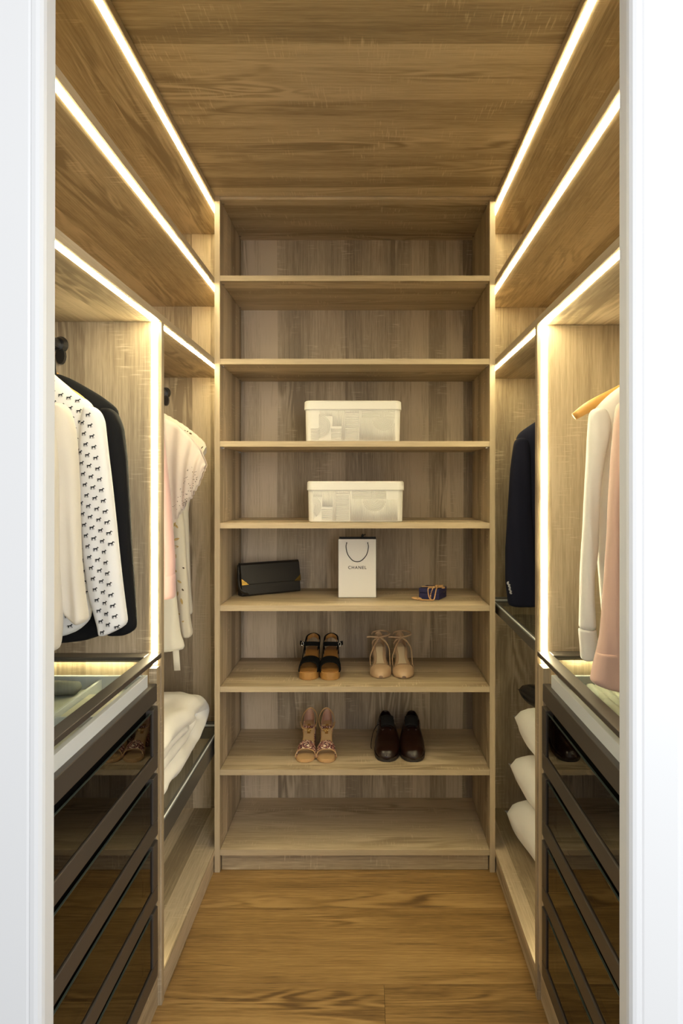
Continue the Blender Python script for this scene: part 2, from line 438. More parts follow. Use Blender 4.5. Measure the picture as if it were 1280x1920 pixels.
# ================================================================== glass-fronted drawers under glass tops
ZG = 0.936
def chest(side, label_c, label_t):
    s = 1 if side == 'R' else -1
    xf = XR if side == 'R' else XL
    xb = (XRB if side == 'R' else XLB) - s * 0.004
    yd = 1.790 if side == 'R' else 1.771
    f = lambda d: xf + s * d
    ya, yb = YN + 0.03, 1.737
    C = thing('drawer_chest', label_c, 'drawers', ((xf + xb) / 2, (ya + yb) / 2, 0.098))
    box('side_panel', 'drawer_in', f(0.03), xb, ya + 0.004, ya + 0.02, 0.099, 0.80, C)
    box('side_panel', 'drawer_in', f(0.03), xb, yb - 0.02, yb - 0.004, 0.099, 0.80, C)
    tops = [0.799, 0.624, 0.4515, 0.279]
    for k, zt in enumerate(tops):
        zb = (tops[k + 1] + 0.021) if k < 3 else 0.105
        D = bpy.data.objects.new('drawer', None); COL.objects.link(D); D.parent = C
        D.location = Vector((f(0.02), (ya + yb) / 2, zb)) - wloc(C); D.empty_display_size = 0.03
        box('drawer_box', 'drawer_in', f(0.030), xb + s * -0.02, ya + 0.03, yb - 0.03, zb + 0.012, zb + 0.10, D)
        box('bottom_rail', 'bronze', f(-0.001), f(0.019), ya, yb, zb, zb + 0.043, D, bevel=0.0015)
        box('stile', 'bronze', f(-0.001), f(0.019), yb - 0.038, yb, zb + 0.043, zt + 0.008, D, bevel=0.0015)
        box('stile', 'bronze', f(-0.001), f(0.019), ya, ya + 0.038, zb + 0.043, zt + 0.008, D, bevel=0.0015)
        box('glass_pane', 'glass_tint', f(0.003), f(0.007), ya + 0.036, yb - 0.036, zb + 0.04, zt, D, bevel=0)
        box('glass_edge', 'glass_edge', f(0.003), f(0.007), ya + 0.038, yb - 0.038, zt, zt + 0.0008, D, bevel=0)
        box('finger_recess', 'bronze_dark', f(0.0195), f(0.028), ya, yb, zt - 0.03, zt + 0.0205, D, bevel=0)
    # jewellery tray drawer: bronze front, grey box
    D = bpy.data.objects.new('tray_drawer', None); COL.objects.link(D); D.parent = C
    D.location = Vector((f(0.02), (ya + yb) / 2, 0.821)) - wloc(C)
    box('front_rail', 'bronze', f(-0.001), f(0.021), ya, yb - 0.008, 0.821, 0.867, D, bevel=0.0015)
    tx0, tx1, ty0, ty1 = 0.0125, 0.50, ya + 0.01, 1.697
    zt = 0.898
    box('tray_wall', 'tray', f(tx0), f(tx0 + 0.012), ty0, ty1, 0.859, zt, D)
    box('tray_wall', 'tray', f(tx1 - 0.012), f(tx1), ty0, ty1, 0.859, zt, D)
    box('tray_wall', 'tray', f(tx0 + 0.012), f(tx1 - 0.012), ty1 - 0.012, ty1, 0.859, zt, D)
    box('tray_wall', 'tray', f(tx0 + 0.012), f(tx1 - 0.012), ty0, ty0 + 0.012, 0.859, zt, D)
    box('tray_floor', 'tray_in', f(tx0 + 0.012), f(tx1 - 0.012), ty0 + 0.012, ty1 - 0.012, 0.859, 0.865, D)
    if side == 'L':
        box('tray_divider', 'tray', f(0.124), f(0.132), ty0 + 0.012, ty1 - 0.012, 0.865, 0.890, D)
        box('tray_divider', 'tray', f(tx0 + 0.012), f(0.124), 1.418, 1.424, 0.865, 0.888, D)
        box('tray_divider', 'tray', f(0.132), f(tx1 - 0.012), 1.33, 1.336, 0.865, 0.888, D)
    else:
        box('tray_divider', 'tray', f(0.058), f(0.064), ty0 + 0.012, ty1 - 0.012, 0.865, 0.890, D)
        for k in range(5):
            x = f(0.080 + k * 0.021)
            v, q = tube([(x, ty0 + 0.10, 0.872), (x, ty0 + 0.115, 0.876), (x, ty1 - 0.04, 0.876), (x, ty1 - 0.022, 0.870)], 0.0095, 0.0125, 12)
            link('ring_roll', mesh_of('rr', [Vector(p) - wloc(D) for p in v], q), 'tray_in', D, smooth=True)
        box('tray_divider', 'tray', f(0.184), f(0.190), ty0 + 0.012, ty1 - 0.012, 0.865, 0.890, D)
        for y in (1.52, 1.46, 1.40, 1.30):
            box('tray_divider', 'tray', f(0.190), f(tx1 - 0.012), y, y + 0.006, 0.865, 0.889, D)
    # glass top
    G = thing('glass_top', label_t, 'glass top', ((xf + xb) / 2, (ya + yd) / 2, ZG - 0.014))
    fw, ff = 0.031, 0.044
    box('frame_rail', 'bronze', f(0), f(fw), YN + 0.002, yd - 0.002, ZG - 0.013, ZG, G, bevel=0.0012)
    box('frame_rail', 'bronze', xb - s * fw, xb, YN + 0.002, yd - 0.002, ZG - 0.013, ZG, G, bevel=0.0012)
    box('frame_rail', 'bronze', f(fw), xb - s * fw, yd - 0.002 - ff, yd - 0.002, ZG - 0.013, ZG, G, bevel=0.0012)
    box('frame_rail', 'bronze', f(fw), xb - s * fw, YN + 0.002, YN + 0.04, ZG - 0.013, ZG, G, bevel=0.0012)
    box('glass_pane', 'glass_clear', f(fw), xb - s * fw, YN + 0.04, yd - 0.002 - ff, ZG - 0.009, ZG - 0.004, G, bevel=0)
    led(f(0.075), xb - s * 0.1, yd - 0.014, yd - 0.006, ZG - 0.0142, ZG - 0.0125, G)
    return C, G

CL, GL = chest('L', 'chest of four dark glass drawers below the glass top, left of the aisle', 'bronze framed glass top over the jewellery tray, below the hanging shirts on the left')
CR, GR = chest('R', 'chest of four dark glass drawers below the glass top, right of the aisle', 'bronze framed glass top over the ring tray, below the pink shirt on the right')

# ================================================================== framed glass pull-out shelves of the far compartments
def pull_shelf(side, ztop, h, xf_d, y0, y1, label):
    s = 1 if side == 'R' else -1
    xf = (XR if side == 'R' else XL) + s * xf_d
    xb = (XRB if side == 'R' else XLB) - s * 0.01
    S = thing('pull_out_shelf', label, 'shelf', ((xf + xb) / 2, (y0 + y1) / 2, ztop - h))
    f = lambda d: xf + s * d
    box('frame_rail', 'grey_metal', f(0), f(0.018), y0, y1, ztop - h, ztop - 0.004, S, bevel=0.001)
    box('edge_bead', 'tray', f(0.003), f(0.007), y0, y1, ztop - 0.004, ztop, S, bevel=0.0005)
    box('frame_rail', 'grey_metal', xb - s * 0.018, xb, y0, y1, ztop - h, ztop, S)
    box('frame_rail', 'grey_metal', f(0.018), xb - s * 0.018, y1 - 0.018, y1, ztop - h, ztop, S)
    box('edge_bead', 'tray', f(0.018), xb - s * 0.018, y1 - 0.024, y1 - 0.018, ztop - 0.012, ztop - 0.006, S, bevel=0.0005)
    box('frame_rail', 'grey_metal', f(0.018), xb - s * 0.018, y0, y0 + 0.018, ztop - h, ztop, S)
    box('glass_pane', 'glass_clear', f(0.018), xb - s * 0.018, y0 + 0.018, y1 - 0.024, ztop - 0.016, ztop - 0.010, S, bevel=0)
    return S
pull_shelf('L', 0.462, 0.062, 0.0125, 1.796, 2.60, 'grey framed glass pull-out shelf carrying the white duvet')
pull_shelf('R', 0.946, 0.034, 0.0145, 1.815, 2.60, 'grey framed glass pull-out shelf under the navy blazer')

# ================================================================== clothes
def P(px, py, Y):
    """photo pixel at depth Y -> (x, z)"""
    return (px - 690) * Y / F_PX, EYE - (py - 910) * Y / F_PX

def fabric(name, col, rough=0.85, sheen=0.3, trans=0.0, weave=900):
    m = simple(name, col, rough, spec=0.2, sheen=sheen, bump=0.25, bscale=weave, var=0.05, vscale=10)
    if trans:
        nt = m.node_tree; N, L = nt.nodes, nt.links
        b = N['Principled BSDF']; out = N['Material Output']
        t = N.new('ShaderNodeBsdfTranslucent'); t.inputs[0].default_value = (*col, 1)
        mx = N.new('ShaderNodeMixShader'); mx.inputs[0].default_value = trans
        L.new(b.outputs[0], mx.inputs[1]); L.new(t.outputs[0], mx.inputs[2]); L.new(mx.outputs[0], out.inputs[0])
    return m
M['cream_silk'] = fabric('cream_silk', (0.80, 0.74, 0.63), 0.6, trans=0.25)
M['white_cotton'] = fabric('white_cotton', (0.87, 0.855, 0.83), trans=0.2)
M['black_wool'] = fabric('black_wool', (0.006, 0.006, 0.007), 0.95, 0.0)
M['navy_wool'] = fabric('navy_wool', (0.006, 0.007, 0.018), 0.9, 0.0)
M['pale_pink'] = fabric('pale_pink', (0.70, 0.46, 0.42), trans=0.2)
M['peach_linen'] = fabric('peach_linen', (0.78, 0.53, 0.43), trans=0.1)
M['blush'] = fabric('blush', (0.83, 0.73, 0.62), 0.7, trans=0.25)
M['lace'] = fabric('lace', (0.80, 0.73, 0.58), 0.8, trans=0.25)
M['ivory'] = fabric('ivory', (0.78, 0.74, 0.62), 0.8, trans=0.2)
M['eyelet_tan'] = simple('eyelet_tan', (0.55, 0.38, 0.14), 0.9)  # tan stands in for the lit inner cloth showing through the holes
M['eyelet_dark'] = simple('eyelet_dark', (0.10, 0.065, 0.03), 0.9)
M['ink'] = simple('ink', (0.012, 0.012, 0.014), 0.8)
M['hanger_wood'] = simple('hanger_wood', (0.66, 0.36, 0.09), 0.35, var=0.15, vscale=25)
M['button'] = simple('button', (0.42, 0.42, 0.45), 0.3)
M['duvet'] = fabric('duvet', (0.80, 0.77, 0.70), 0.8, 0.2)
M['pillow'] = fabric('pillow', (0.82, 0.80, 0.76), 0.8, 0.2)

def flat_tube(st, y0, nring=46, n=40, fold=0.004, kf=7.0, ph=0.0, power=2.6, wav=0.0):
    """st: list of (z, xl, xr, half depth) from top to bottom -> soft flattened tube"""
    st = sorted(st, key=lambda q: -q[0])
    zs = np.array([q[0] for q in st]); zz = np.linspace(zs[0], zs[-1], nring)
    it = lambda c: np.interp(-zz, -zs, np.array([q[c] for q in st]))
    a, b, d = it(1), it(2), it(3)
    rings = []
    for i, z in enumerate(zz):
        t = i / (nring - 1); c, hw = (a[i] + b[i]) / 2, max((b[i] - a[i]) / 2, 0.002)
        r = []
        for k in range(n):
            th = 2 * PI * k / n
            cx = math.copysign(abs(math.cos(th)) ** (2 / power), math.cos(th)); sy = math.copysign(abs(math.sin(th)) ** (2 / power), math.sin(th))
            x = c + hw * cx
            f = fold * (0.25 + t) * (math.sin(x * kf * 14 + ph + 2.2 * math.sin(z * 5 + ph)) + 0.6 * math.sin(x * kf * 31 + z * 9 + ph))
            q = noise.noise(Vector((x * 9, z * 4, ph))) * fold * 1.4 + (0.5 - abs(noise.noise(Vector((x * 24 + z * 5, z * 6, ph + 3))))) * fold * 1.5
            r.append((x + wav * math.sin(z * 23 + ph), y0 + d[i] * sy + f + q, z))
        rings.append(r)
    return loft(rings)

def mirror_st(st, cx):
    return [(z, 2 * cx - b, 2 * cx - a, d) for z, a, b, d in st]

def add_cloth(name, vf, mat, par, subsurf=1, label=None):
    c = wloc(par)
    v, f = vf
    o = link(name, mesh_of(name, [Vector(p) - c for p in v], f), mat, par, smooth=True, label=label)
    if subsurf: add_mod(o, 'SUBSURF', levels=subsurf, render_levels=subsurf)
    return o

def hanger(cx, y, ztip, half, label, group='wooden coat hangers', rise=0.105):
    """curved wooden hanger; hook over the rod"""
    H = thing('coat_hanger', label, 'hanger', (cx, y, ztip), group)
    pts = smooth_pts([(-half, 0, 0.0), (-half * 0.80, 0, 0.028), (-half * 0.4, 0, 0.072), (-0.03, 0, rise), (0, 0, rise + 0.004), (0.03, 0, rise), (half * 0.4, 0, 0.072), (half * 0.80, 0, 0.028), (half, 0, 0.0)], 32)
    v, f = tube(pts, lambda t: 0.010 - 0.003 * abs(2 * t - 1), lambda t: 0.0148 - 0.006 * abs(2 * t - 1) ** 5, 12)
    link('body', mesh_of('hb', v, f), 'hanger_wood', H, smooth=True)
    zr = ROD_Z - ztip
    hp = [(0, 0, rise), (0, 0, zr - 0.03)] + [(0.024 * math.sin(a) , 0, zr - 0.006 - 0.021 * math.cos(a) + 0.002) for a in np.linspace(0.3, 4.6, 14)]
    v, f = tube(hp, 0.0018, 0.0018, 8, up=(0, 1, 0))
    link('hook', mesh_of('hk', v, f), 'chrome', H, smooth=True)
    return H

RL, RR = XL - 0.268, XR + 0.268      # rod centre lines

def full_body(half, cx):
    """half: list of (z, halfwidth, halfdepth)"""
    return [(z, cx - h, cx + h, d) for z, h, d in half]

def px_sleeve(rows, Y, d):
    """rows of (py, px_a, px_b) -> stations"""
    out = []
    for py, a, b in rows:
        xa, z = P(a, py, Y); xb, _ = P(b, py, Y)
        out.append((z, min(xa, xb), max(xa, xb), d(py) if callable(d) else d))
    return out

# ---- black jacket, left, deepest of the three
Y = 1.615
G = thing('black_jacket', 'black jacket hanging behind the printed shirt on the left', 'jacket', (RL, Y, 1.02))
sl = px_sleeve([(766, 196, 212), (775, 192, 222), (800, 186, 233), (860, 182, 240), (950, 186, 246), (1050, 192, 251), (1120, 198, 256), (1172, 202, 259), (1184, 203, 257), (1189, 206, 240)], Y, 0.030)
bd = full_body([(1.655, 0.055, 0.02), (1.645, 0.085, 0.025), (1.60, 0.165, 0.032), (1.565, 0.212, 0.035), (1.50, 0.215, 0.042), (1.30, 0.205, 0.045), (1.10, 0.20, 0.045), (1.035, 0.19, 0.042), (1.012, 0.165, 0.04), (1.000, 0.12, 0.035)], RL)
add_cloth('body', flat_tube(bd, Y, fold=0.003, ph=1), 'black_wool', G)
add_cloth('sleeve', flat_tube(sl, Y - 0.012, fold=0.002, ph=2), 'black_wool', G)
add_cloth('sleeve', flat_tube(mirror_st(sl, RL), Y - 0.012, fold=0.002, ph=3), 'black_wool', G)
add_cloth('collar', tube(smooth_pts([(RL - 0.05, Y - 0.035, 1.60), (RL - 0.06, Y - 0.01, 1.668), (RL, Y + 0.02, 1.685), (RL + 0.06, Y - 0.01, 1.668), (RL + 0.05, Y - 0.035, 1.60)], 16), 0.006, 0.02, 10), 'black_wool', G)
hanger(RL, Y, 1.552, 0.20, 'wooden hanger inside the black jacket on the left rod')

# ---- white printed shirt
Y = 1.518
G = thing('printed_shirt', 'white shirt with small black horse print, hanging on the left', 'shirt', (RL, Y, 1.03))
sl = px_sleeve([(764, 172, 184), (772, 168, 196), (790, 164, 205), (850, 161, 212), (940, 162, 222), (1040, 168, 233), (1110, 178, 241), (1150, 188, 246), (1166, 193, 248), (1178, 196, 226), (1186, 198, 208)], Y, 0.024)
bd = full_body([(1.665, 0.055, 0.02), (1.655, 0.075, 0.022), (1.60, 0.140, 0.028), (1.565, 0.190, 0.03), (1.53, 0.200, 0.032), (1.40, 0.200, 0.034), (1.20, 0.198, 0.036), (1.075, 0.185, 0.036), (1.05, 0.160, 0.034), (1.033, 0.12, 0.03)], RL)
shirt_parts = [flat_tube(bd, Y, fold=0.003, ph=4), flat_tube(sl, Y - 0.030, fold=0.002, ph=5)]
add_cloth('body', shirt_parts[0], 'white_cotton', G)
add_cloth('sleeve', shirt_parts[1], 'white_cotton', G)
add_cloth('sleeve', flat_tube(mirror_st(sl, RL), Y - 0.022, fold=0.002, ph=6), 'white_cotton', G)
add_cloth('collar', tube(smooth_pts([(RL - 0.045, Y - 0.035, 1.61), (RL - 0.06, Y - 0.01, 1.67), (RL, Y + 0.02, 1.69), (RL + 0.06, Y - 0.01, 1.67), (RL + 0.045, Y - 0.035, 1.61)], 16), 0.004, 0.02, 10), 'white_cotton', G)
for i in range(6):
    zz = 1.58 - i * 0.085
    v, f = tube([(RL, Y - 0.040, zz), (RL, Y - 0.036, zz)], 0.0055, 0.0055, 12)
    add_cloth('button', (v, f), 'button', G, 0)
HORSE = [(-0.50, 0.10), (-0.44, 0.22), (-0.30, 0.20), (0.10, 0.22), (0.22, 0.34), (0.30, 0.52), (0.37, 0.46), (0.58, 0.30), (0.54, 0.20), (0.40, 0.26), (0.32, 0.10), (0.30, -0.05), (0.42, -0.22), (0.36, -0.46), (0.28, -0.46), (0.33, -0.24), (0.18, -0.08), (0.16, -0.46), (0.08, -0.46), (0.06, -0.06),
         (-0.16, -0.05), (-0.24, -0.26), (-0.16, -0.46), (-0.25, -0.46), (-0.34, -0.24), (-0.38, -0.46), (-0.47, -0.46), (-0.42, -0.10), (-0.40, 0.06), (-0.46, 0.06), (-0.56, -0.20), (-0.58, -0.18)]
bv, bf = join(*shirt_parts)
bvh = BVHTree.FromPolygons([Vector(p) for p in bv], bf)
pv, pf = [], []
c = wloc(G); size = 0.0105
for r in range(-8, 36):
    for q in range(-14, 24):
        cx_ = RL - 0.02 + q * 0.0178 + r * 0.0040
        cz_ = 1.655 - r * 0.0236 - q * 0.0061
        pts = []
        ok = True
        for ax, az in HORSE:
            x, z = cx_ + ax * size, cz_ + az * size
            h = bvh.ray_cast(Vector((x, 0.5, z)), Vector((0, 1, 0)))
            if h[0] is None or h[0].y > Y: ok = False; break
            pts.append(Vector((x, h[0].y - 0.0012, z)) - c)
        if not ok or max(p.y for p in pts) - min(p.y for p in pts) > 0.012: continue
        k = len(pv); pv += pts; pf.append(tuple(range(k, k + len(pts))))
me = bpy.data.meshes.new('horse_print'); me.from_pydata([tuple(v) for v in pv], [], pf)
o = link('horse_print', me, 'ink', G, label='small black horse motifs printed on the cloth'); o['kind'] = 'stuff'
hanger(RL, Y, 1.552, 0.185, 'wooden hanger inside the horse print shirt on the left rod')

# ---- cream blouse, nearest on the left
Y = 1.372
G = thing('cream_blouse', 'cream silk blouse hanging nearest the doorway on the left', 'blouse', (RL, Y, 1.05))
sl = px_sleeve([(757, 108, 124), (766, 100, 134), (785, 96, 142), (810, 95, 147), (860, 95, 151), (950, 98, 155), (1050, 106, 160), (1110, 118, 165), (1145, 130, 169), (1158, 140, 170), (1167, 148, 162)], Y, 0.026)
s2 = px_sleeve([(800, 70, 104), (860, 72, 110), (950, 72, 112), (1050, 76, 113), (1120, 78, 116), (1175, 82, 117), (1205, 84, 114), (1219, 84, 110)], Y - 0.045, 0.020)
bd = full_body([(1.60, 0.06, 0.02), (1.585, 0.085, 0.022), (1.545, 0.175, 0.028), (1.52, 0.195, 0.03), (1.40, 0.190, 0.034), (1.25, 0.19, 0.036), (1.12, 0.185, 0.036), (1.085, 0.175, 0.034), (1.062, 0.15, 0.03)], RL)
add_cloth('body', flat_tube(bd, Y, fold=0.005, ph=7), 'cream_silk', G)
add_cloth('sleeve', flat_tube(sl, Y - 0.020, fold=0.004, ph=8), 'cream_silk', G)
add_cloth('sleeve', flat_tube(mirror_st(sl, RL), Y - 0.016, fold=0.004, ph=9), 'cream_silk', G)
add_cloth('tie', flat_tube(s2, Y - 0.055, fold=0.004, ph=10), 'cream_silk', G)
hanger(RL, Y, 1.502, 0.185, 'wooden hanger inside the cream blouse on the left rod')

# ---- pale pink shirt beyond the left divider
Y = 1.94
G = thing('pink_shirt', 'pale pink shirt hanging just beyond the left divider panel', 'shirt', (RL, Y, 1.06))
sl = px_sleeve([(790, 292, 302), (810, 288, 309), (860, 286, 315), (930, 286, 322), (1000, 288, 328), (1050, 290, 331.5), (1068, 291, 331), (1073, 291, 330), (1110, 292, 331), (1120, 293, 330)], Y, 0.028)
bd = full_body([(1.66, 0.055, 0.02), (1.60, 0.14, 0.028), (1.565, 0.185, 0.03), (1.40, 0.185, 0.034), (1.15, 0.18, 0.036), (1.08, 0.16, 0.034)], RL)
add_cloth('body', flat_tube(bd, Y, fold=0.003, ph=11), 'pale_pink', G)
add_cloth('sleeve', flat_tube(sl, Y - 0.020, fold=0.002, ph=12), 'pale_pink', G)
add_cloth('sleeve', flat_tube(mirror_st(sl, RL), Y - 0.016, fold=0.002, ph=13), 'pale_pink', G)
cuff = [(z, a - 0.0022, b + 0.0022, d + 0.002) for z, a, b, d in px_sleeve([(1070, 291, 330.5), (1122, 293, 330.5)], Y, 0.028)]
add_cloth('cuff', flat_tube(cuff, Y - 0.020, nring=6, fold=0.0015, ph=12), 'pale_pink', G)
hanger(RL, Y, 1.545, 0.18, 'wooden hanger inside the pale pink shirt beyond the left divider')

# ---- blush blouse with scalloped lace sleeve
Y = 2.28
G = thing('lace_sleeve_blouse', 'long blush tunic with flared scalloped lace sleeves, hanging in the far left section', 'blouse', (RL, Y, 0.80))
bd = full_body([(1.625, 0.055, 0.02), (1.60, 0.120, 0.026), (1.56, 0.190, 0.03), (1.50, 0.20, 0.032), (1.30, 0.150, 0.034), (1.216, 0.150, 0.034), (1.00, 0.160, 0.036), (0.86, 0.176, 0.038)] , RL)
hx, hz = P(346, 1216, Y)
bd += [(hz + 0.02, 2 * RL - hx + 0.004, hx - 0.002, 0.036), (hz - 0.012, 2 * RL - hx, hx, 0.034)]
add_cloth('body', flat_tube(bd, Y, fold=0.003, ph=14), 'ivory', G)
# flared sleeve: shoulder cap opening to a scalloped diagonal edge
def bell_sleeve(mirror):
    top = [P(px, py, Y) for px, py in ((300, 783), (316, 787), (340, 800), (360, 820), (374, 836), (384, 853), (391, 872))]
    low = [P(px, py, Y) for px, py in ((300, 1000), (328, 978), (343, 960), (352, 944), (364, 928), (374, 910), (388, 880))]
    nu, nv = 56, 18
    tp = smooth_pts(top, nu); lp = smooth_pts(low, nu)
    vs, fs = [], []
    for sgn in (-1, 1):
        base = len(vs)
        for i in range(nu + 1):
            for j in range(nv + 1):
                t = j / nv
                x = tp[i][0] * (1 - t) + lp[i][0] * t; z = tp[i][1] * (1 - t) + lp[i][1] * t
                if j >= nv - 1:
                    z -= 0.006 * abs(math.sin(i * 0.75)) * (j - nv + 2) / 2; x += 0.002 * abs(math.sin(i * 0.75))
                y = Y - 0.034 + sgn * (0.004 + 0.026 * math.sin(PI * min(1, 0.12 + 0.8 * t)) * math.sin(PI * min(1.0, 0.1 + (1 - i / nu) * 0.9)) ** 0.6) + 0.004 * math.sin(i * 0.5 + t * 3)
                if mirror: x = 2 * RL - x
                vs.append((x, y, z))
        for i in range(nu):
            for j in range(nv):
                a = base + i * (nv + 1) + j
                fs.append((a, a + 1, a + nv + 2, a + nv + 1))
    return vs, fs
for mir in (False, True):
    o = add_cloth('sleeve', bell_sleeve(mir), 'blush', G, 0)
    add_mod(o, 'SOLIDIFY', thickness=0.0012)
# pierced dots of the lace border
def decal(parent, host_vf, shapes, mat, name, y_start, off=0.0015, ymax=9):
    bvh = BVHTree.FromPolygons([Vector(p) for p in host_vf[0]], host_vf[1])
    c = wloc(parent); vs, fs = [], []
    for poly in shapes:
        pts = []
        for x, z in poly:
            h = bvh.ray_cast(Vector((x, y_start, z)), Vector((0, 1, 0)))
            if h[0] is None or h[0].y > ymax: pts = None; break
            pts.append(Vector((x, h[0].y - off, z)) - c)
        if not pts: continue
        k = len(vs); vs += pts; fs.append(tuple(range(k, k + len(pts))))
    me = bpy.data.meshes.new(name); me.from_pydata([tuple(v) for v in vs], [], fs)
    return link(name, me, mat, parent)
def ell(px, py, Yd, rw, rh, ang=0.0, n=10, pt=1.0):
    x, z = P(px, py, Yd); s = Yd / F_PX; out = []
    for k in range(n):
        a = 2 * PI * k / n
        u, v = rw * s * math.cos(a), rh * s * math.copysign(abs(math.sin(a)) ** pt, math.sin(a))
        out.append((x + u * math.cos(ang) - v * math.sin(ang), z + u * math.sin(ang) + v * math.cos(ang)))
    return out
rs = random.Random(3)
dots = []
for k in range(70):
    t = rs.random(); u = rs.random() ** 1.6
    px = 346 + t * 36 - u * 16; py = 962 - t * 76 - u * 14
    dots.append(ell(px, py, Y, rs.uniform(0.45, 0.9), rs.uniform(0.45, 0.9), 0, 6))
o = decal(G, bell_sleeve(False), dots, 'eyelet_dark', 'lace_holes', 1.8); o['kind'] = 'stuff'
rx0, rz0 = P(330, 1214, Y); rx1, rz1 = P(333, 1256, Y)
v, f = tube([(rx0, Y - 0.008, rz0 + 0.03), (rx0, Y - 0.008, rz0), ((rx0 + rx1) / 2 + 0.001, Y - 0.010, (rz0 + rz1) / 2), (rx1, Y - 0.008, rz1)], 0.0115, 0.001, 8, up=(0, 1, 0))
add_cloth('ribbon', (v, f), 'ivory', G, 0)
hanger(RL, Y, 1.545, 0.185, 'wooden hanger holding the tunic with lace sleeves')

# ---- cream eyelet dress at the far end
Y = 2.45
G = thing('eyelet_dress', 'cream eyelet lace dress hanging deepest in the far left section', 'dress', (RL, Y, 0.83))
bd = full_body([(1.63, 0.06, 0.02), (1.60, 0.12, 0.026), (1.55, 0.185, 0.03), (1.50, 0.20, 0.032), (1.38, 0.17, 0.032), (1.28, 0.155, 0.034), (1.0, 0.165, 0.036), (0.90, 0.175, 0.036)], RL)
sl = px_sleeve([(930, 318, 342), (960, 322, 346), (985, 326, 350), (1020, 330, 353), (1060, 332, 355), (1110, 336, 358), (1150, 340, 361), (1175, 343, 365), (1186, 346, 366), (1192, 350, 360)], Y, 0.020)
add_cloth('body', flat_tube(bd, Y, fold=0.003, ph=15), 'lace', G)
sv = flat_tube(sl, Y - 0.03, fold=0.002, ph=16, wav=0.0016, nring=60)
add_cloth('sash', sv, 'lace', G)
def cap_sleeve(mirror):
    top = [P(px, py, Y) for px, py in ((300, 772), (320, 782), (345, 797), (365, 812), (384, 829), (389, 839))]
    low = [P(px, py, Y) for px, py in ((296, 800), (318, 818), (340, 834), (360, 850), (376, 858), (386, 850))]
    nu, nv = 40, 8; tp = smooth_pts(top, nu); lp = smooth_pts(low, nu); vs, fs = [], []
    for sgn in (-1, 1):
        base = len(vs)
        for i in range(nu + 1):
            for j in range(nv + 1):
                t = j / nv; x = tp[i][0] * (1 - t) + lp[i][0] * t; z = tp[i][1] * (1 - t) + lp[i][1] * t
                if j == 0: z += 0.0025 * abs(math.sin(i * 0.9))
                y = Y - 0.02 + sgn * (0.003 + 0.022 * math.sin(PI * t * 0.5))
                if mirror: x = 2 * RL - x
                vs.append((x, y, z))
        for i in range(nu):
            for j in range(nv):
                a = base + i * (nv + 1) + j; fs.append((a, a + 1, a + nv + 2, a + nv + 1))
    return vs, fs
for mir in (False, True):
    o = add_cloth('sleeve', cap_sleeve(mir), 'lace', G, 0); add_mod(o, 'SOLIDIFY', thickness=0.0012)
leaf = lambda px, py, l, w_, a: ell(px, py, Y, l, w_, a, 12, 1.6)
tan = [leaf(338, 1009, 6, 2.3, 0.3), leaf(336, 1023, 6.5, 2.6, 0.1), leaf(335, 1042, 6, 2.6, 1.3), ell(336, 1068, Y, 2.2, 2.4), leaf(343, 1087, 5, 2, -0.5), leaf(335, 1095, 5.5, 2.2, 1.0), leaf(339, 1110, 5, 1.8, 1.3), leaf(347.5, 1123, 6, 2.3, -1.3), leaf(342, 1147, 2.2, 1.6, 0.3), leaf(334, 982, 5, 2.2, 1.1), leaf(338, 985, 5, 2.0, -0.8), leaf(350, 1160, 2.5, 1.3, 0.4)]
o = decal(G, sv, tan, 'eyelet_tan', 'eyelets', 1.9); o['kind'] = 'stuff'
dk = [leaf(350.5, 1062, 2.2, 1.4, -0.6), leaf(349.5, 1102, 2.8, 1.5, -0.9)]
o = decal(G, sv, dk, 'eyelet_dark', 'eyelets', 1.9); o['kind'] = 'stuff'
dk = [leaf(350, 809, 2.4, 1.4, 0.0), leaf(355.5, 810, 1.5, 1.0, 0.3), leaf(361, 814, 3.0, 1.5, -0.5), ell(353.5, 813, Y, 0.9, 0.9), ell(360.5, 820, Y, 1.1, 1.0), ell(364.5, 825.5, Y, 0.9, 0.9), leaf(376, 840, 3, 1.0, -0.9), leaf(383.2, 840, 3, 1.0, 1.0)]
o = decal(G, cap_sleeve(False), dk, 'eyelet_dark', 'eyelets', 1.9); o['kind'] = 'stuff'
hanger(RL, Y, 1.545, 0.18, 'wooden hanger holding the cream eyelet dress')

# ---- right: white shirt on a bare-tipped hanger
Y = 1.634
H = hanger(RR, Y, 1.548, 0.217, 'honey coloured wooden hanger with a bare tip above the white shirt on the right', rise=0.112)
G = thing('white_shirt', 'plain white shirt hanging behind the pink shirt on the right', 'shirt', (RR, Y, 0.97))
sl = px_sleeve([(768, 1104, 1120), (774, 1097, 1128), (800, 1095, 1136), (850, 1092, 1124), (900, 1089, 1116), (950, 1086, 1113), (1000, 1084, 1112), (1045, 1082, 1110), (1075, 1081, 1104), (1110, 1080, 1103), (1150, 1079, 1106), (1175, 1078, 1107)], Y, lambda p: 0.024)
cf = px_sleeve([(1172, 1077.5, 1107), (1180, 1077.5, 1108), (1200, 1079, 1111), (1216, 1080, 1112), (1226, 1081, 1106), (1231, 1083, 1096)], Y, 0.024)
bd = full_body([(1.655, 0.055, 0.02), (1.61, 0.125, 0.028), (1.575, 0.165, 0.03), (1.55, 0.178, 0.03), (1.35, 0.165, 0.034), (1.20, 0.160, 0.036), (1.06, 0.150, 0.036), (1.0, 0.145, 0.034)], RR)
add_cloth('body', flat_tube(bd, Y - 0.002, fold=0.004, ph=17), 'white_cotton', G)
add_cloth('sleeve', flat_tube(sl, Y - 0.035, fold=0.003, ph=18), 'white_cotton', G)
add_cloth('sleeve', flat_tube(mirror_st(sl, RR), Y - 0.025, fold=0.003, ph=19), 'white_cotton', G)
